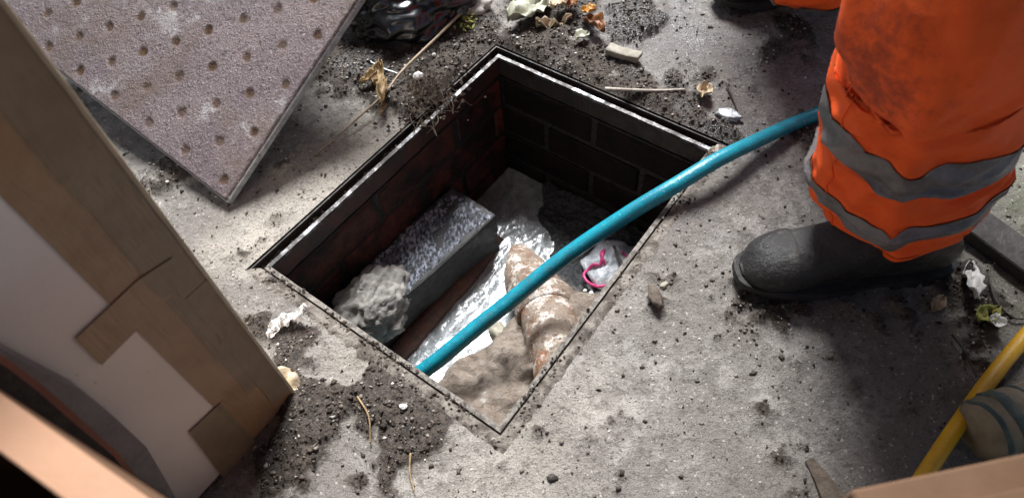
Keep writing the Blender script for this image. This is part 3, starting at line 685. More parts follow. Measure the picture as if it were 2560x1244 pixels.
tag(bm_obj('bin_bag', bm, M_BAG, None, True), 'shiny black plastic bin bag lying beside the steel cover', 'bag')

# ------------------------------------------------------------------ white taped box on the left
k0 = P(738, 988, 0); k1 = P(500, 1247, 0); wd = (k1 - k0); wd.z = 0; wd.normalize(); nf = Vector((-wd.y, wd.x, 0))
nf = nf if nf.dot(Vector((CAM_P[0], CAM_P[1], 0)) - k0) > 0 else -nf
BW, BD, BH = .52, .34, .72
bxe = empty('taped_box', k0 + wd * (BW / 2) - nf * (BD / 2), 'tall pinkish-white cardboard box with brown tape standing beside the manhole', 'box')
bm = box_bm(k0 + wd * (BW / 2) - nf * (BD / 2) + Vector((0, 0, BH / 2 + .004)), BW / 2, BD / 2, BH / 2, wd, nf, Vector((0, 0, 1)), .003, seg=2)
bm_obj('carton', bm, M_CARD, bxe)
def sheet(name, pts, mat, off, par=bxe, th=.0006):
    bm = bmesh.new(); a = [bm.verts.new(p + nf * off) for p in pts]; b = [bm.verts.new(p + nf * (off - th)) for p in pts]; n = len(pts)
    bm.faces.new(a); bm.faces.new(b[::-1])
    for i in range(n): bm.faces.new((a[i], b[i], b[(i + 1) % n], a[(i + 1) % n]))
    return bm_obj(name, bm, mat, par)
fp = lambda s_, z: k0 + wd * s_ + Vector((0, 0, z))
ff = lambda px, py: Pplane(px, py, k0, nf)
def fs(px, py): p = ff(px, py); return (p - k0).dot(wd), p.z
def wavy(s_, z0, z1, n=14, amp=.0012, seed=0): return [fp(s_ + amp * mnoise.noise(Vector((i * .9, seed, 0))), z0 + (z1 - z0) * i / n) for i in range(n + 1)]
e1 = fs(335, 700)[0]; e2 = fs(640, 1090)[0]
sheet('edge_tape', [fp(-.001, .006)] + [fp(-.001, BH)] + wavy(.083, BH, .006, seed=1), M_TAPE, .0014)
sheet('edge_tape', [fp(-.0012, .09)] + [fp(-.0012, BH)] + wavy(.045, BH, .09, amp=.003, seed=3), M_TAPE2, .0021)
sheet('edge_tape', [fp(-.0014, .03)] + [fp(-.0014, .30)] + wavy(.030, .30, .03, amp=.003, seed=8), M_TAPE2, .0027)
sheet('cross_tape', [ff(185, 842), ff(345, 692), ff(425, 735), ff(250, 908)], M_TAPE, .0030)
sheet('cross_tape', [ff(400, 742), ff(345, 692), ff(425, 640), ff(470, 700)], M_TAPE2, .0036)
sheet('low_tape', [ff(470, 1076), ff(548, 1003), ff(645, 1110), ff(556, 1192)], M_TAPE2, .0030)
# bent strip of tape peeling along the corner, and its crumpled foot
V = []; Fc = []; n = 40
for i in range(n + 1):
    z = BH * i / n
    for j, (a, b) in enumerate(((.002, .0034), (-.0022, .0026), (-.0036, -.001), (-.0026, -.012))):
        V.append(k0 + wd * (a + .0006 * mnoise.noise(Vector((i * .5, j, 0)))) + nf * (b + .0006 * mnoise.noise(Vector((i * .5, j, 5)))) + Vector((0, 0, z)))
for i in range(n):
    for j in range(3): Fc.append((i * 4 + j, i * 4 + j + 1, (i + 1) * 4 + j + 1, (i + 1) * 4 + j))
mesh_obj('corner_tape', V, Fc, M_TAPEC, bxe, True)
V = []; Fc = []; n = 10
for i in range(n + 1):
    for j in range(n + 1):
        p = P(690 + 5.6 * i + 2 * j, 940 + 5.6 * j - 1.0 * i, 0); a, b = i / n, j / n
        V.append(p + Vector((0, 0, .006 + .016 * math.sin(3.1 * a) * (1 - .4 * b) + .014 * mnoise.noise(p * 75))))
for i in range(n):
    for j in range(n): Fc.append((i * (n + 1) + j, (i + 1) * (n + 1) + j, (i + 1) * (n + 1) + j + 1, i * (n + 1) + j + 1))
lo = mesh_obj('loose_tape_end', V, Fc, M_TAPEC, bxe, True); lo.modifiers.new('t', 'SOLIDIFY').thickness = .001

# near things along the lower left: padded grey board, open carton
bo_ = .03
def on(px, py, o): return Pplane(px, py, k0 + nf * o, nf)
gp = [(-60, 828), (20, 878), (67, 905), (207, 978), (290, 1045), (365, 1115), (410, 1190), (470, 1300), (420, 1300), (300, 1138), (207, 1055), (103, 962), (26, 905), (-60, 856)]
ge = empty('grey_board', on(380, 1200, .03), 'grey padded board leaning on the white box, red-brown back edge', 'board')
def slab(name, pp, o, th, mat, par):
    bm = bmesh.new(); a = [bm.verts.new(on(x, y, o)) for x, y in pp]; b = [bm.verts.new(v.co - nf * th) for v in a]; n = len(a)
    bm.faces.new(a); bm.faces.new(b[::-1])
    for i in range(n): bm.faces.new((a[i], b[i], b[(i + 1) % n], a[(i + 1) % n]))
    return bm_obj(name, bm, mat, par)
slab('padding', gp, .03, .02, M_GREY, ge)
slab('back_edge', [(-60, 854), (26, 902), (103, 958), (207, 1050), (300, 1134), (420, 1296), (402, 1296), (285, 1140), (195, 1065), (95, 978), (20, 920), (-60, 872)], .034, .008, M_REDC, ge)
slab('gap_shade', [(-60, 866), (20, 915), (95, 972), (195, 1058), (285, 1132), (402, 1290), (200, 1310), (-60, 1150)], .0335, .004, M_TIMBER, ge)  # dark sheet stands in for the shade in the gap behind the carton
nz = .47
a0, a1 = P(-160, 868, nz), P(420, 1275, nz); cd = (a1 - a0).normalized(); cn = Vector((cd.y, -cd.x, 0))       # cn points towards the camera side
cn = cn if cn.dot(P(0, 1244, nz) - a0) > 0 else -cn
ce = empty('open_carton', Vector((a0.x, a0.y, 0)) + cd * .15 + cn * .12, 'open pale cardboard carton close to the camera, flap lit peach', 'box')
def wallp(name, o, d, ln, th, z0, z1, mat, nrm, par=ce):
    return bm_obj(name, box_bm(o + d * (ln / 2) + nrm * (th / 2) + Vector((0, 0, (z0 + z1) / 2 - o.z)), ln / 2, th / 2, (z1 - z0) / 2, d, nrm, Vector((0, 0, 1)), .001), mat, par)
CLn = (a1 - a0).length + .03
wallp('side', a0, cd, CLn, .005, .002, nz - .001, M_KRAFT, cn)
wallp('side', a0 + cn * .24, cd, CLn, .005, .002, nz - .001, M_KRAFT, cn)
wallp('end', a0 + cn * .0055, cn, .234, .005, .002, nz - .002, M_KRAFT, cd)
wallp('end', a0 + cd * (CLn - .005) + cn * .0055, cn, .234, .005, .002, nz - .002, M_KRAFT, cd)
bm = box_bm(a0 + cd * (CLn / 2) + cn * .0135 + Vector((0, 0, .004)), CLn / 2, .013, .0025, cd, (cn + Vector((0, 0, .16))).normalized(), (Vector((0, 0, 1)) - cn * .16).normalized(), .001)
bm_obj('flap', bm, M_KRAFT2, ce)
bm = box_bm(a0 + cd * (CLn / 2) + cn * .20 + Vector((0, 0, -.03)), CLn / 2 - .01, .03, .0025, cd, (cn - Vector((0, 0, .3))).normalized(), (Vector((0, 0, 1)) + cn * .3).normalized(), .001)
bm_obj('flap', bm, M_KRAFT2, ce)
bm = bmesh.new(); n = 14; G = []
for i in range(n + 1):
    row = []
    for j in range(n + 1):
        p = a0 + cd * (.01 + (CLn - .02) * i / n) + cn * (.075 + .15 * j / n); p.z = nz - .05 + .018 * mnoise.noise(p * 14) + .03 * math.sin(math.pi * j / n)
        row.append(bm.verts.new(p))
    G.append(row)
for i in range(n):
    for j in range(n): bm.faces.new((G[i][j], G[i + 1][j], G[i + 1][j + 1], G[i][j + 1]))
tag(bm_obj('packing_paper', bm, M_PAPER, None, True), 'white packing paper inside the carton nearest the camera', 'paper')

# ------------------------------------------------------------------ brown carton at the lower right
kz = .40
b0, b1 = P(2128, 1222, kz), P(2620, 1118, kz); bd = (b1 - b0).normalized(); bn = Vector((bd.y, -bd.x, 0)); bn = bn if bn.y < 0 else -bn
BL = (b1 - b0).length + .06
bre = empty('brown_carton', Vector((b0.x, b0.y, 0)) + bd * (BL / 2) + bn * .1, 'closed brown cardboard carton at the lower right, close to the camera', 'box')
bm_obj('carton', box_bm(b0 + bd * (BL / 2) + bn * .10 + Vector((0, 0, -kz / 2)), BL / 2, .10, kz / 2 - .001, bd, bn, Vector((0, 0, 1)), .002), M_KRAFT, bre)
bm_obj('top_flap', box_bm(b0 + bd * (BL / 2 + .002) + bn * .061 + Vector((0, 0, .0045)), BL / 2 - .004, .039, .002, bd, (bn + Vector((0, 0, .05))).normalized(), (Vector((0, 0, 1)) - bn * .05).normalized(), .001), M_KRAFT, bre)

# yellow hose and striped roll beside it
V, Fc = tube(catmull([P(2270, 1250, .03), P(2335, 1150, .03), P(2400, 1053, .03), P(2470, 955, .03), P(2545, 862, .028), P(2640, 755, .022), P(2760, 640, .018)], 12), .0098, 16)
tag(mesh_obj('yellow_hose', V, Fc, M_YELLOW, None, True), 'yellow hose running past the striped roll at the lower right', 'hose')
re = empty('striped_roll', P(2600, 1100, 0), 'beige roll of cloth with teal stripes beside the yellow hose', 'roll')
ra, rb = P(2440, 1085, .042), P(2760, 985, .042); rax = (rb - ra).normalized(); rlen = (rb - ra).length
def rollring(s_, r_): 
    out = []
    for k in range(30):
        th = 2 * math.pi * k / 30; sx_ = rax.cross(Vector((0, 0, 1))).normalized()
        rr = r_ * .82 * (1 + .12 * mnoise.noise(Vector((math.cos(th) * 2, math.sin(th) * 2, s_ * 40))))
        out.append(ra + rax * s_ + sx_ * math.cos(th) * rr + Vector((0, 0, 1)) * math.sin(th) * rr)
    return out
def rollseg(name, ss, rs, mat):
    V = []; Fc = []
    for s_, r_ in zip(ss, rs): V += rollring(s_, r_)
    for i in range(len(ss) - 1):
        for k in range(30): Fc.append((i * 30 + k, i * 30 + (k + 1) % 30, (i + 1) * 30 + (k + 1) % 30, (i + 1) * 30 + k))
    return mesh_obj(name, V, Fc, mat, re, True)
rollseg('cloth', [0, .001, .004, .012, .03, .06, .1, .14, rlen], [.001, .03, .042, .047, .049, .05, .05, .05, .05], M_BEIGE)
for s0, s1 in ((.008, .014), (.026, .040), (.062, .067)): rollseg('stripe', [s0, s0 + .001, s1 - .001, s1], [.045 if s0 < .02 else .0485, .0475 if s0 < .02 else .0508, .0485 if s0 < .02 else .0512, .0465 if s0 < .02 else .049], M_TEALP)

# dark plank behind the boot
A1, A2, A3 = P(2400, 480, .02), P(2640, 650, .02), P(2380, 560, .02)
d1 = (A2 - A1).normalized(); d2 = Vector((0, 0, 1)).cross(d1); d2 = d2 if d2.dot(A3 - A1) > 0 else -d2
tag(bm_obj('timber_plank', box_bm(A1 + d1 * .12 + d2 * .028 - Vector((0, 0, .008)), .2, .028, .011, d1, d2, Vector((0, 0, 1)), .002), M_TIMBER), 'dark timber plank lying behind the boot', 'plank')

# ------------------------------------------------------------------ the worker
pr = empty('person', P(2200, 660, 0), 'person in orange hi-vis trousers with grey bands and black boots, standing by the manhole', 'person')
hipL = Vector((.65, .13, .80)); hipR = Vector((.66, .36, .80))
FOLDS = [(.02 + .022 * i + random.uniform(-.01, .01), random.uniform(-.035, .035), random.uniform(0, 6.28), random.uniform(.35, .9), random.uniform(.006, .013), random.uniform(.035, .085)) for i in range(24)]
FOLDS += [(.34, -.09, R(60), .8, .018, .075), (.42, .10, R(40), .7, .018, .07), (.30, .06, R(95), .6, .014, .06), (.17, -.06, R(40), .6, .011, .06), (.04, .03, R(70), .7, .009, .06), (.50, -.10, R(70), .8, .018, .07), (.19, .05, R(100), .5, .011, .06)]
def leg_fn(axis, radii, seed, crest=None):
    cl = catmull(axis, 12); n = len(cl)
    def rad(t):
        x = t * (len(radii) - 1); i = min(int(x), len(radii) - 2); f_ = x - i; f_ = f_ * f_ * (3 - 2 * f_); return radii[i] * (1 - f_) + radii[i + 1] * f_
    def fn(t, th, off=0.0):
        x = t * (n - 1); i = min(int(x), n - 2); c_ = cl[i].lerp(cl[i + 1], x - i)
        tg = (cl[min(i + 2, n - 1)] - cl[max(i - 1, 0)]).normalized()
        a = Vector((-1, 0, 0)); a = (a - tg * a.dot(tg)).normalized(); b = tg.cross(a)
        h = sum((cl[k + 1] - cl[k]).length for k in range(i)) if False else t
        fold = .06 * mnoise.noise(Vector((math.cos(th) * 1.1 + seed, math.sin(th) * 1.1, t * 7)))
        fold += .075 * (1 - 2 * abs(mnoise.noise(Vector((math.cos(th) * 1.3, math.sin(th) * 1.3 + seed, t * 11 + math.cos(th) * .8)))))
        fold += .035 * (1 - 3 * abs(mnoise.noise(Vector((math.cos(th) * 1.6 + 3, math.sin(th) * 1.6 + seed, t * 17 - math.sin(th) * 1.6))))) + .012 * mnoise.noise(Vector((math.cos(th) * 4, math.sin(th) * 4, t * 30 + seed)))
        for f0, sl_, th0, wth, wt, k_ in FOLDS:
            dth = (th - th0 + math.pi) % (2 * math.pi) - math.pi
            if abs(dth) < wth * 2.2:
                dd = (t - (f0 + sl_ * dth)) / wt
                fold += k_ * math.exp(-(dth / wth) ** 2) * (math.exp(-abs(dd) * 1.3) - .7 * math.exp(-abs(dd - 1.6) * 1.3))
        if crest:
            for c0_, w0, k0_ in crest: fold += k0_ * math.exp(-(((th - c0_ + math.pi) % (2 * math.pi) - math.pi) / w0) ** 2) * (1 - sst(.45, .7, t))
        r_ = rad(t) * (1 + fold) + off
        return c_ + a * (math.cos(th) * r_) + b * (math.sin(th) * r_ * .93)
    return fn
def surf(fn, t0, t1, nt, nth, off=0.0, wob=None):
    V = []; Fc = []
    for i in range(nt + 1):
        for k in range(nth):
            th = 2 * math.pi * k / nth; t = t0 + (t1 - t0) * i / nt
            V.append(fn(t + (wob(th) if wob else 0), th, off))
    for i in range(nt):
        for k in range(nth): Fc.append((i * nth + k, i * nth + (k + 1) % nth, (i + 1) * nth + (k + 1) % nth, (i + 1) * nth + k))
    return V, Fc
ax1 = [P(2262, 492, .12), P(2264, 400, .20), P(2302, 285, .285), P(2362, 125, .39), P(2412, -50, .48), Vector((.565, .02, .64)), hipL, hipL + Vector((.02, .03, .12))]
rd1 = [.092, .109, .101, .098, .104, .112, .118, .122]
ax2 = [P(2050, -118, .10), P(2052, -160, .19), Vector((.585, .56, .33)), Vector((.545, .50, .48)), Vector((.59, .43, .64)), hipR, hipR + Vector((.02, -.03, .14))]
rd2 = [.102, .108, .10, .10, .108, .116, .12]
legs = []
V = []; Fc = []
for axs, rds, sd_, cr in ((ax1, rd1, 2.0, [(R(64), .15, .10)]), (ax2, rd2, 7.0, None)):
    fn = leg_fn(axs, rds, sd_, cr); legs.append(fn)
    v_, f_ = surf(fn, 0, 1, 260, 130); o_ = len(V)
    V += v_; Fc += [tuple(i + o_ for i in q_) for q_ in f_]
    v2, f2 = surf(fn, 0, .12, 12, 130, -.004); o_ = len(V); V += v2; Fc += [tuple(i + o_ for i in q_[::-1]) for q_ in f2]
# seat of the trousers
bmh = bmesh.new(); bmesh.ops.create_icosphere(bmh, subdivisions=4, radius=1)
hc = (hipL + hipR) / 2 + Vector((.02, 0, .08)); o_ = len(V)
for v in bmh.verts: V.append(Vector((v.co.x * .16, v.co.y * .22, v.co.z * .17)) + hc)
bmh.verts.ensure_lookup_table(); Fc += [tuple(v.index + o_ for v in f_.verts) for f_ in bmh.faces]; bmh.free()
tr = mesh_obj('trousers', V, Fc, M_ORANGE, pr, True)
gr = []
for v in V:
    x = 0.0
    for px, py, z, r_, k_ in ((2230, 150, .42, .085, 1.0), (2250, 60, .47, .06, .8), (2200, 215, .33, .05, .7), (2280, 260, .36, .05, .5), (2200, 420, .2, .05, .35), (2500, 330, .3, .05, .4)):
        p = P(px, py, z); d_ = (v - p).length; x = max(x, k_ * math.exp(-(d_ / r_) ** 2))
    gr.append(x)
at = tr.data.attributes.new('grime', 'FLOAT', 'POINT'); at.data.foreach_set('value', gr)
for li, (fn, bands) in enumerate(((legs[0], ((.252, .086), (.112, .054))), (legs[1], ((.21, .06), (.075, .05))))):
    for c_, wdt in bands:
        wob = lambda th, c_=c_: (.026 if c_ > .15 else .008) * math.cos(th) - .030 * math.exp(-abs((th - R(64) + math.pi) % (2 * math.pi) - math.pi) / .30)
        v_, f_ = surf(fn, c_, c_ + wdt, 24, 130, .0022, wob)
        bo = mesh_obj('reflective_band', v_, f_, M_REFL, tr, True)
    v_, f_ = surf(fn, .0, .022, 6, 130, .0016)
    mesh_obj('hem', v_, f_, M_ORANGE, tr, True)
    for th_ in (R(18), R(200)):
        v_, f_ = tube([fn(.005 + .5 * i / 120, th_, .0004) for i in range(121)], .0014, 6); mesh_obj('side_seam', v_, f_, M_ORANGE, tr, True)
# boots
def boot_mesh(toe, heel, ankle_top, name_seed):
    d = (toe - heel); L_ = d.length; d.normalize(); s_ = Vector((-d.y, d.x, 0)); o = heel
    prof = [  # along, half width, height, base
        (.000, .012, .070, .022), (.02, .030, .105, .02), (.06, .036, .135, .02), (.12, .038, .140, .02), (.17, .040, .122, .02), (.205, .044, .098, .02), (.235, .047, .086, .02), (.262, .046, .079, .02), (.282, .040, .070, .02), (.296, .028, .055, .021), (.304, .010, .036, .023)]
    V = []; Fc = []; m = 20
    for a, hw, hh_, bs in prof:
        a *= L_ / .304
        for k in range(m):
            th = 2 * math.pi * k / m; cx, cy = math.cos(th), math.sin(th)
            ex = .75; X = hw * (abs(cx) ** ex) * (1 if cx > 0 else -1); Z = (hh_ - bs) / 2 * (abs(cy) ** ex) * (1 if cy > 0 else -1) + (hh_ + bs) / 2
            if cy > 0: X *= 1 - .22 * cy
            pnt = o + d * a + s_ * X + Vector((0, 0, Z)); pnt += (Vector((0, 0, .003)) + s_ * .002) * (mnoise.noise(pnt * 45) + .8 * math.sin(a * 260) * math.exp(-((a - .19) / .025) ** 2)); V.append(pnt)
    for i in range(len(prof) - 1):
        for k in range(m): Fc.append((i * m + k, i * m + (k + 1) % m, (i + 1) * m + (k + 1) % m, (i + 1) * m + k))
    Fc += [tuple(range(m)), tuple((len(prof) - 1) * m + k for k in range(m - 1, -1, -1))]
    up_ = mesh_obj('boot', V, Fc, M_BOOT, pr, True); sb = up_.modifiers.new('s', 'SUBSURF'); sb.levels = 2; sb.render_levels = 2
    cap = [(.238, .0485, .0885, .02), (.243, .0492, .0895, .02), (.262, .0478, .083, .02), (.282, .0418, .074, .02), (.296, .030, .059, .021), (.306, .011, .039, .023)]
    V = []; Fc = []
    for a, hw, hh_, bs in cap:
        for k in range(m):
            th = 2 * math.pi * k / m; cx, cy = math.cos(th), math.sin(th); X = hw * (abs(cx) ** .75) * (1 if cx > 0 else -1); Z = (hh_ - bs) / 2 * (abs(cy) ** .75) * (1 if cy > 0 else -1) + (hh_ + bs) / 2
            if cy > 0: X *= 1 - .22 * cy
            V.append(o + d * (a * L_ / .304) + s_ * X + Vector((0, 0, Z)))
    for i in range(len(cap) - 1):
        for k in range(m): Fc.append((i * m + k, i * m + (k + 1) % m, (i + 1) * m + (k + 1) % m, (i + 1) * m + k))
    Fc.append(tuple((len(cap) - 1) * m + k for k in range(m - 1, -1, -1)))
    tcp = mesh_obj('toe_cap', V, Fc, M_BOOT, up_, True); sb = tcp.modifiers.new('s', 'SUBSURF'); sb.levels = 2; sb.render_levels = 2
    # shaft
    c_ = o + d * (.085 * L_ / .304)
    V = []; Fc = []
    for z, r_ in ((.06, .038), (.11, .046), (.16, .05), (.20, .052), (.235, .054), (.235, .048), (.20, .046)):
        for k in range(24):
            th = 2 * math.pi * k / 24; f_ = max(0, (z - .1)) / .14; cc_ = c_.lerp(ankle_top, f_ * .55); cc_.z = z
            V.append(cc_ + d * (math.cos(th) * r_ * 1.12) + s_ * (math.sin(th) * r_))
    for i in range(6):
        for k in range(24): Fc.append((i * 24 + k, i * 24 + (k + 1) % 24, (i + 1) * 24 + (k + 1) % 24, (i + 1) * 24 + k))
    mesh_obj('shaft', V, Fc, M_BOOT, up_, True)
    # sole with heel and tread blocks
    bm = bmesh.new(); outl = []
    for k in range(40):
        u = k / 40 * 2 * math.pi; a = .152 - .162 * math.cos(u); hw = .036 + .013 * sst(.1, .24, a) - .004 * sst(.26, .31, a)
        wv2 = abs(math.sin(u)) ** .55 * (1 if math.sin(u) > 0 else -1); outl.append((a, hw * wv2))
    for z0, z1, sel in ((.008, .026, None),):
        A = [bm.verts.new(o + d * (a * L_ / .304) + s_ * b + Vector((0, 0, z0 + (.006 if .09 < a < .15 else 0) + (.012 * sst(.25, .31, a))))) for a, b in outl]
        B = [bm.verts.new(o + d * (a * L_ / .304) + s_ * b * 1.07 + Vector((0, 0, z1 + (.008 * sst(.25, .31, a))))) for a, b in outl]
        n = len(A); bm.faces.new(A[::-1]); bm.faces.new(B)
        for i in range(n): bm.faces.new((A[i], A[(i + 1) % n], B[(i + 1) % n], B[i]))
    for i in range(13):
        a = .012 + i * .0225
        if .095 < a < .14: continue
        hw = .034 + .012 * float(sst(.1, .24, a))
        for sg in (-1, 1): box_bm(o + d * (a * L_ / .304) + s_ * (sg * hw * .55) + Vector((0, 0, .0055 + .012 * float(sst(.25, .31, a)))), .007, hw * .42, .005, d, s_, Vector((0, 0, 1)), bm=bm)
    bm_obj('sole', bm, M_SOLE, up_)
boot_mesh(P(1842, 705, 0), P(2352, 668, 0), P(2262, 520, .12), 0)
h2 = P(2125, -38, 0); boot_mesh(h2 + Vector((-.29, -.03, 0)), h2, P(2050, -118, .12), 1)
# body (bent over, above the picture) and jacket
def skin(name, chain, edges, rads, mat, root=0, sub=2):
    me = bpy.data.meshes.new(name); me.from_pydata([tuple(v) for v in chain], edges, []); me.update()
    o = link(name, me, mat, pr); sk = o.modifiers.new('skin', 'SKIN'); sk.use_smooth_shade = True
    for i, r_ in enumerate(rads):
        sv = me.skin_vertices[0].data[i]; rr = r_ if isinstance(r_, tuple) else (r_, r_); sv.radius = rr; sv.use_root = (i == root)
    s2 = o.modifiers.new('sub', 'SUBSURF'); s2.levels = sub; s2.render_levels = sub; return o
pel = hc + Vector((0, 0, .02)); chs = pel + Vector((-.10, 0, .36)); nek = chs + Vector((-.05, 0, .14)); hed = nek + Vector((-.04, 0, .10)); crn = hed + Vector((-.03, 0, .09))
shl = chs + Vector((-.01, -.19, .05)); shr = chs + Vector((-.01, .19, .05))
ell = shl + Vector((.06, -.06, -.27)); elr = shr + Vector((.04, .06, -.27)); wrl = ell + Vector((-.12, .08, -.20)); wrr = elr + Vector((-.14, -.06, -.18))
ch_ = [pel, (pel + chs) / 2, chs, nek, hed, crn, shl, ell, wrl, shr, elr, wrr]
ed_ = [(0, 1), (1, 2), (2, 3), (3, 4), (4, 5), (2, 6), (6, 7), (7, 8), (2, 9), (9, 10), (10, 11)]
rd_ = [.13, .13, .13, .06, .085, .075, .062, .048, .034, .062, .048, .034]
for wr_ in (8, 11):                      # palm, thumb and four fingers
    b_ = ch_[wr_]; dn = Vector((.25, 0, -1)).normalized(); sd2 = Vector((0, 1, 0)); pm = len(ch_); ch_.append(b_ + dn * .05); rd_.append((.034, .018)); ed_.append((wr_, pm))
    for f_, (off, ln) in enumerate(((-.03, .034), (-.01, .04), (.011, .038), (.03, .03))):
        k = len(ch_); ch_ += [ch_[pm] + dn * .03 + sd2 * off, ch_[pm] + dn * (.03 + ln) + sd2 * off + Vector((-.01, 0, 0)), ch_[pm] + dn * (.045 + ln) + sd2 * off + Vector((-.03, 0, 0))]; rd_ += [.010, .009, .008]; ed_ += [(pm, k), (k, k + 1), (k + 1, k + 2)]
    k = len(ch_); ch_ += [b_ + dn * .035 + sd2 * .04 + Vector((-.015, 0, 0)), b_ + dn * .065 + sd2 * .05 + Vector((-.03, 0, 0))]; rd_ += [.012, .009]; ed_ += [(pm, k), (k, k + 1)]
skin('body', ch_, ed_, rd_, M_SKIN, 0, 1)
skin('jacket', [pel, (pel + chs) / 2, chs, chs.lerp(nek, .6), shl, ell, wrl.lerp(ell, .12), shr, elr, wrr.lerp(elr, .12)], [(0, 1), (1, 2), (2, 3), (2, 4), (4, 5), (5, 6), (2, 7), (7, 8), (8, 9)], [(.2, .22), (.2, .22), (.21, .2), .1, .1, .075, .055, .1, .075, .055], M_JACKET, 0, 1)
hm = bmesh.new(); bmesh.ops.create_icosphere(hm, subdivisions=3, radius=1)
for v in list(hm.verts):
    v.co = Vector((v.co.x * .115, v.co.y * .10, v.co.z * .085 if v.co.z > 0 else v.co.z * .02)) + crn + Vector((0, 0, .0))
bm_obj('helmet', hm, M_WHITEP, pr, True)

# ------------------------------------------------------------------ debris
def strand(pts, r0, r1, seg=6, n=8):
    c_ = catmull(pts, n); k = len(c_); return tube(c_, [r0 + (r1 - r0) * i / (k - 1) for i in range(k)], seg)
def twig(name, pp, r0, r1, mat, label, cat='twig', z=.006, wob=.0025, side=None):
    pts = []
    for i, p in enumerate(pp):
        q_ = P(p[0], p[1], p[2] if len(p) > 2 else 0); 
        if len(p) < 3: q_.z = float(gz(q_.x, q_.y)) + z
        pts.append(q_ + Vector((random.uniform(-wob, wob), random.uniform(-wob, wob), 0)))
    V, Fc = strand(pts, r0, r1)
    if side:
        for a, b in side:
            v_, f_ = strand([P(*x) for x in (a, ((a[0] + b[0]) / 2 + 3, (a[1] + b[1]) / 2, (a[2] + b[2]) / 2 + .004), b)], r1 * .9, r1 * .5, 5, 4); o_ = len(V); V += v_; Fc += [tuple(i + o_ for i in q2) for q2 in f_]
    return tag(mesh_obj(name, V, Fc, mat, None, True), label, cat)
twig('long_stem', [(1152, 30, .03), (1090, 95, .034), (1010, 175, .03), (960, 235, .024), (900, 295, .016), (840, 345, .008), (786, 386, .003)], 0.0032, .0014, M_TWIG, 'long thin dry stem lying across the soil between bag and frame')
twig('wire', [(920, 150, .012), (955, 168, .014), (996, 187, .016)], .0022, .002, M_PEDGE, 'short grey wire under the long stem beside the bag', 'wire')
twig('pale_stick', [(1510, 222, .016), (1570, 227, .017), (1640, 228, .017), (1715, 222, .014)], .0042, .0024, M_TWIGP, 'pale peeled stick lying on soil at the far side of the frame', 'stick')
twig('curved_twig', [(1812, 215), (1836, 255), (1842, 285)], .002, .0012, M_TWIGD, 'thin curved dark twig beside the cream leaf right of the frame')
twig('dark_twig', [(2380, 845), (2405, 895), (2430, 950)], .002, .0013, M_TWIGD, 'dark twig lying near the yellow hose')
twig('bent_twig', [(2465, 700), (2480, 760), (2520, 795), (2560, 800)], .0018, .0012, M_TWIGD, 'bent dark twig near the white feather on mossy concrete')
twig('grass_stem', [(905, 1000), (930, 1050), (925, 1110)], .0014, .0009, M_STRAW, 'pale grass stem lying in the soil left of the dark clod')
twig('grass_stem', [(1030, 1135), (1028, 1180), (1040, 1225)], .0014, .0009, M_STRAW, 'pale grass stem below the dark clod near the lower edge')
bm = bmesh.new(); pq = [P(x, y, .006) for x, y in ((2014, 1150), (2034, 1142), (2066, 1180), (2140, 1262), (2062, 1262), (2040, 1205))]
a_ = [bm.verts.new(p) for p in pq]; b_ = [bm.verts.new(p - Vector((0, 0, .004))) for p in pq]; bm.faces.new(a_); bm.faces.new(b_[::-1])
for i in range(6): bm.faces.new((a_[i], b_[i], b_[(i + 1) % 6], a_[(i + 1) % 6]))
tag(bm_obj('board_strip', bm, M_CLOD), 'thin brown strip of board lying at the lower edge beside the brown carton', 'strip')

# clump of dry roots on the frame edge
V = []; Fc = []
for i in range(120):
    c_ = P(random.gauss(1075, 45), random.gauss(238, 36), 0); base = .012 + .028 * math.exp(-((c_ - P(1080, 235)).length / .05) ** 2) * random.random()
    a = random.uniform(0, 6.28); l = random.uniform(.012, .034); d = Vector((math.cos(a), math.sin(a), 0)); b = Vector((-d.y, d.x, 0)) * random.uniform(-.012, .012)
    pts = [c_ - d * l + Vector((0, 0, base * .4)), c_ + b + Vector((0, 0, base)), c_ + d * l + Vector((0, 0, base * random.uniform(.2, 1.1)))]
    v_, f_ = strand(pts, random.uniform(.0004, .001), .0003, 4, 4); o_ = len(V); V += v_; Fc += [tuple(x + o_ for x in q_) for q_ in f_]
for i in range(260):
    c_ = P(random.gauss(1070, 48), random.gauss(245, 34), 0); s_ = random.uniform(.002, .006); z0 = .006 + .016 * random.random() * math.exp(-((c_ - P(1080, 240)).length / .055) ** 2); o_ = len(V)
    for dd in ((1, 0, 0), (-1, 0, 0), (0, 1, 0), (0, -1, 0), (0, 0, 1), (0, 0, -1)): V.append(c_ + Vector(dd) * s_ * random.uniform(.6, 1.3) + Vector((0, 0, z0)))
    Fc += [tuple(x + o_ for x in f_) for f_ in ((0, 2, 4), (2, 1, 4), (1, 3, 4), (3, 0, 4), (2, 0, 5), (1, 2, 5), (3, 1, 5), (0, 3, 5))]
tag(mesh_obj('root_clump', V, Fc, M_ROOT), 'nest-like clump of dry roots hanging over the frame edge', 'roots', kind='stuff')

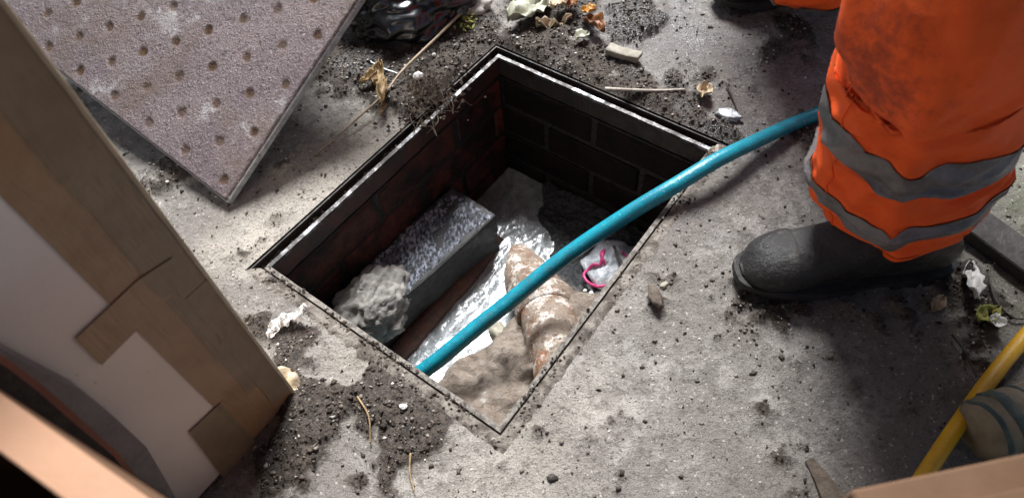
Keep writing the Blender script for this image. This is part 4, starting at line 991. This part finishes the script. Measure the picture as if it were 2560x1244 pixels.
def leaf(px, py, L_, W_, rot, mat, label, cat='leaf', z=.012, curl=.35, seed=0, tilt=0.0, name='leaf', group=None, tip=1.0):
    c_ = P(px, py, 0); c_.z = float(gz(c_.x, c_.y)) + z; V = []; Fc = []; n1, n2 = 14, 8
    e = Matrix.Rotation(R(rot), 3, 'Z') @ Matrix.Rotation(R(tilt), 3, 'X')
    for i in range(n1 + 1):
        s_ = i / n1; wd_ = W_ * (math.sin(math.pi * min(1, s_ * .96 + .02)) ** .75) * (1 + .18 * mnoise.noise(Vector((s_ * 6, seed, 0)))) * (1 - .4 * s_ * (1 - tip))
        for j in range(n2 + 1):
            t_ = j / n2 * 2 - 1
            p = Vector(((s_ - .5) * L_, t_ * wd_ * (1 + .12 * mnoise.noise(Vector((s_ * 18, t_ * 2, seed)))), 0))
            p.z = curl * W_ * (t_ * t_ - .3) + curl * L_ * .35 * math.sin(s_ * 3.1 + seed) * .6 + .012 * L_ / .05 * mnoise.noise(Vector((s_ * 5, t_ * 2.2, seed * 2))) - .0015 * (1 - abs(t_)) ** 6
            V.append(e @ p + c_)
    for i in range(n1):
        for j in range(n2): Fc.append((i * (n2 + 1) + j, (i + 1) * (n2 + 1) + j, (i + 1) * (n2 + 1) + j + 1, i * (n2 + 1) + j + 1))
    o = mesh_obj(name, V, Fc, mat, None, True); o.modifiers.new('t', 'SOLIDIFY').thickness = .0007
    return tag(o, label, cat, group)
leaf(1325, 52, .105, .030, 28, M_LEAFP, 'large pale grey-green leaf on the soil above the frame', curl=.25, seed=1, z=.02, tip=.8)
leaf(1400, 40, .06, .016, 40, M_LEAFC, 'cream leaf fragment between the pale leaf and the brown leaves', seed=2, z=.026)
leaf(1385, 70, .075, .010, 10, M_LEAFC, 'narrow curled cream leaf below the large pale leaf', seed=3, z=.016, curl=.8)
leaf(1428, 38, .04, .014, 70, M_LEAFB, 'rust-brown leaf beside the cream leaf fragment', seed=4, z=.024, curl=.6)
leaf(1470, 60, .03, .012, -20, M_LEAFY, 'small amber leaf at the right of the leaf heap', seed=5, z=.022, curl=.5)
leaf(1485, 85, .06, .015, -60, M_LEAFB, 'dark brown curled leaf below the amber leaf', seed=6, z=.018, curl=.8)
leaf(1455, 110, .032, .013, 35, M_LEAFP, 'small pale leaf fragment under the brown leaves', seed=7, z=.012, curl=.5)
leaf(1372, 18, .05, .012, 25, M_LEAFC, 'straw-coloured leaf at the top of the leaf heap', seed=8, z=.02, curl=.4)
leaf(1758, 245, .036, .014, 60, M_LEAFC, 'cream curled leaf right of the pale stick', seed=9, z=.014, curl=.7)
leaf(950, 208, .05, .012, 75, M_STRAW, 'dry straw-yellow leaf beside the grey wire', seed=10, z=.016, curl=.9)
leaf(930, 222, .036, .010, 20, M_STRAW, 'small dry yellow leaf left of the long stem', seed=11, z=.014, curl=.9)
leaf(968, 262, .055, .010, 82, M_STRAW, 'dry yellow bud-shaped leaf right under the long stem', seed=12, z=.014, curl=.9)
leaf(963, 290, .03, .005, 70, M_STRAW, 'shred of dry yellow leaf near the frame edge', seed=13, z=.01, curl=.7)
leaf(2415, 718, .07, .012, 68, M_WHITEP, 'white feather lying on mossy concrete', 'feather', seed=14, z=.01, curl=.6, name='feather')
leaf(2452, 800, .045, .013, 25, M_MOSSP, 'yellow-green leaf near the yellow hose', seed=15, z=.01, curl=.5)
leaf(2475, 820, .02, .011, -30, M_WHITEP, 'white scrap beside the yellow-green leaf', 'scrap', seed=16, z=.01, curl=.5, name='scrap')
leaf(2340, 765, .028, .009, 40, M_LEAFC, 'pale scrap on the ground at the heel of the boot', 'scrap', seed=17, z=.008, curl=.5, name='scrap')
# torn white plastic near the box
V = []; Fc = []
for i, (a, b, z) in enumerate([]): pass
def rag(name, pts, wd_, mat, label, cat, seed):
    c_ = catmull(pts, 8); V = []; Fc = []; n2 = 6; k = len(c_)
    for i, p in enumerate(c_):
        t_ = (c_[min(i + 1, k - 1)] - c_[max(i - 1, 0)]).normalized(); s_ = t_.cross(Vector((0, 0, 1))).normalized(); u = i / (k - 1)
        ww = wd_ * (math.sin(math.pi * (u * .9 + .06)) ** .6) * (1 + .6 * mnoise.noise(Vector((u * 5, seed, 0))))
        for j in range(n2 + 1):
            w_ = j / n2 * 2 - 1; V.append(p + s_ * (ww * w_ + .003 * mnoise.noise(Vector((u * 25, w_ * 4, seed)))) + Vector((0, 0, ww * .5 * (1 - abs(w_)) + .010 * mnoise.noise(Vector((u * 11, w_ * 4, seed))))))
    for i in range(k - 1):
        for j in range(n2): Fc.append((i * (n2 + 1) + j, (i + 1) * (n2 + 1) + j, (i + 1) * (n2 + 1) + j + 1, i * (n2 + 1) + j + 1))
    o = mesh_obj(name, V, Fc, mat); o.modifiers.new('t', 'SOLIDIFY').thickness = .0008; return tag(o, label, cat)
rag('plastic_scrap', [P(764, 762, .03), P(748, 788, .022), P(720, 796, .018), P(696, 806, .014), P(680, 828, .01), P(668, 838, .006)], .010, M_WHITEP, 'torn white plastic scrap on the rim between box and manhole', 'scrap', 3)
tag(bm_obj('clod', rock_bm(P(715, 812, .004), .016, .010, .006, .3, 31, 3, .4), M_CLOD, None, True), 'brown clod under the torn white plastic scrap', 'clod')
# stones
def stone(px, py, rx, ry, rz, rot, mat, label, seed, cat='stone', name='stone', amp=.35, zz=.3):
    c_ = P(px, py, 0); c_.z = float(gz(c_.x, c_.y)) + rz * zz
    tag(bm_obj(name, rock_bm(c_, rx, ry, rz, R(rot), seed, 3, amp), mat, None, True), label, cat)
stone(1187, 26, .034, .029, .026, 30, M_PLASTER, 'white lump of broken plaster between bag and leaves', 41, 'plaster', 'plaster_lump', .6)
stone(1050, 212, .010, .008, .008, 0, M_WHITEP, 'white pebble in the root clump', 42, 'pebble', 'pebble', zz=1.6)
stone(1088, 155, .004, .004, .004, 0, M_WHITEP, 'tiny white pebble on soil above the root clump', 43, 'pebble', 'pebble', zz=1)
stone(1012, 1025, .006, .004, .003, 0, M_WHITEP, 'white chip beside the dark clod below the frame', 44, 'chip', 'chip', zz=1)
stone(1820, 292, .022, .013, .006, -30, M_PEDGE, 'flat bluish-grey stone chip near the hose', 45, zz=1)
stone(1635, 755, .009, .018, .006, 10, M_CLOD, 'brown clod on the concrete right of the frame', 46, 'clod', 'clod')
stone(1660, 715, .008, .005, .004, 40, M_SLATE, 'small pale brown clod near the boot toe', 47, 'clod', 'clod')
stone(1380, 1195, .007, .005, .004, 0, M_TIMBER, 'dark crumb on the bare concrete at the bottom', 48, 'clod', 'clod')
stone(1795, 385, .016, .012, .012, 0, M_CLAY, 'pinkish brick fragment at the right corner of the frame', 49, 'brick fragment', 'brick_fragment')
c_ = P(1557, 152, 0)
bm = box_bm((c_.x, c_.y, float(gz(c_.x, c_.y)) + .012), .034, .0115, .006, Vector((math.cos(R(-32)), math.sin(R(-32)), 0)), Vector((-math.sin(R(-32)), math.cos(R(-32)), .1)).normalized(), Vector((0, 0, 1)), .003, seg=2)
bmesh.ops.subdivide_edges(bm, edges=bm.edges, cuts=2, use_grid_fill=True)
for v in bm.verts: v.co += Vector((mnoise.noise(v.co * 60), mnoise.noise(v.co * 60 + Vector((5, 0, 0))), mnoise.noise(v.co * 60 + Vector((0, 5, 0))))) * .003
tag(bm_obj('stone_slab', bm, M_SLATE, None, True), 'flat buff stone sliver on the soil above the pale stick', 'stone')
# tuft of moss by the plaster lump
V = []; Fc = []
for i in range(70):
    p = P(random.gauss(1165, 12), random.gauss(72, 10), 0); p.z = float(gz(p.x, p.y)) + .006; s_ = random.uniform(.002, .006); o_ = len(V); a = random.uniform(0, 6.28)
    d = Vector((math.cos(a), math.sin(a), .5)) * s_; e = Vector((-math.sin(a), math.cos(a), random.uniform(-.4, .4))) * s_ * .5; z_ = Vector((0, 0, random.uniform(0, .012)))
    V += [p + z_ - d, p + z_ + e, p + z_ + d, p + z_ - e]; Fc.append((o_, o_ + 1, o_ + 2, o_ + 3))
tag(mesh_obj('moss_tuft', V, Fc, M_MOSSP), 'small yellow-green moss tuft under the white plaster lump', 'moss')
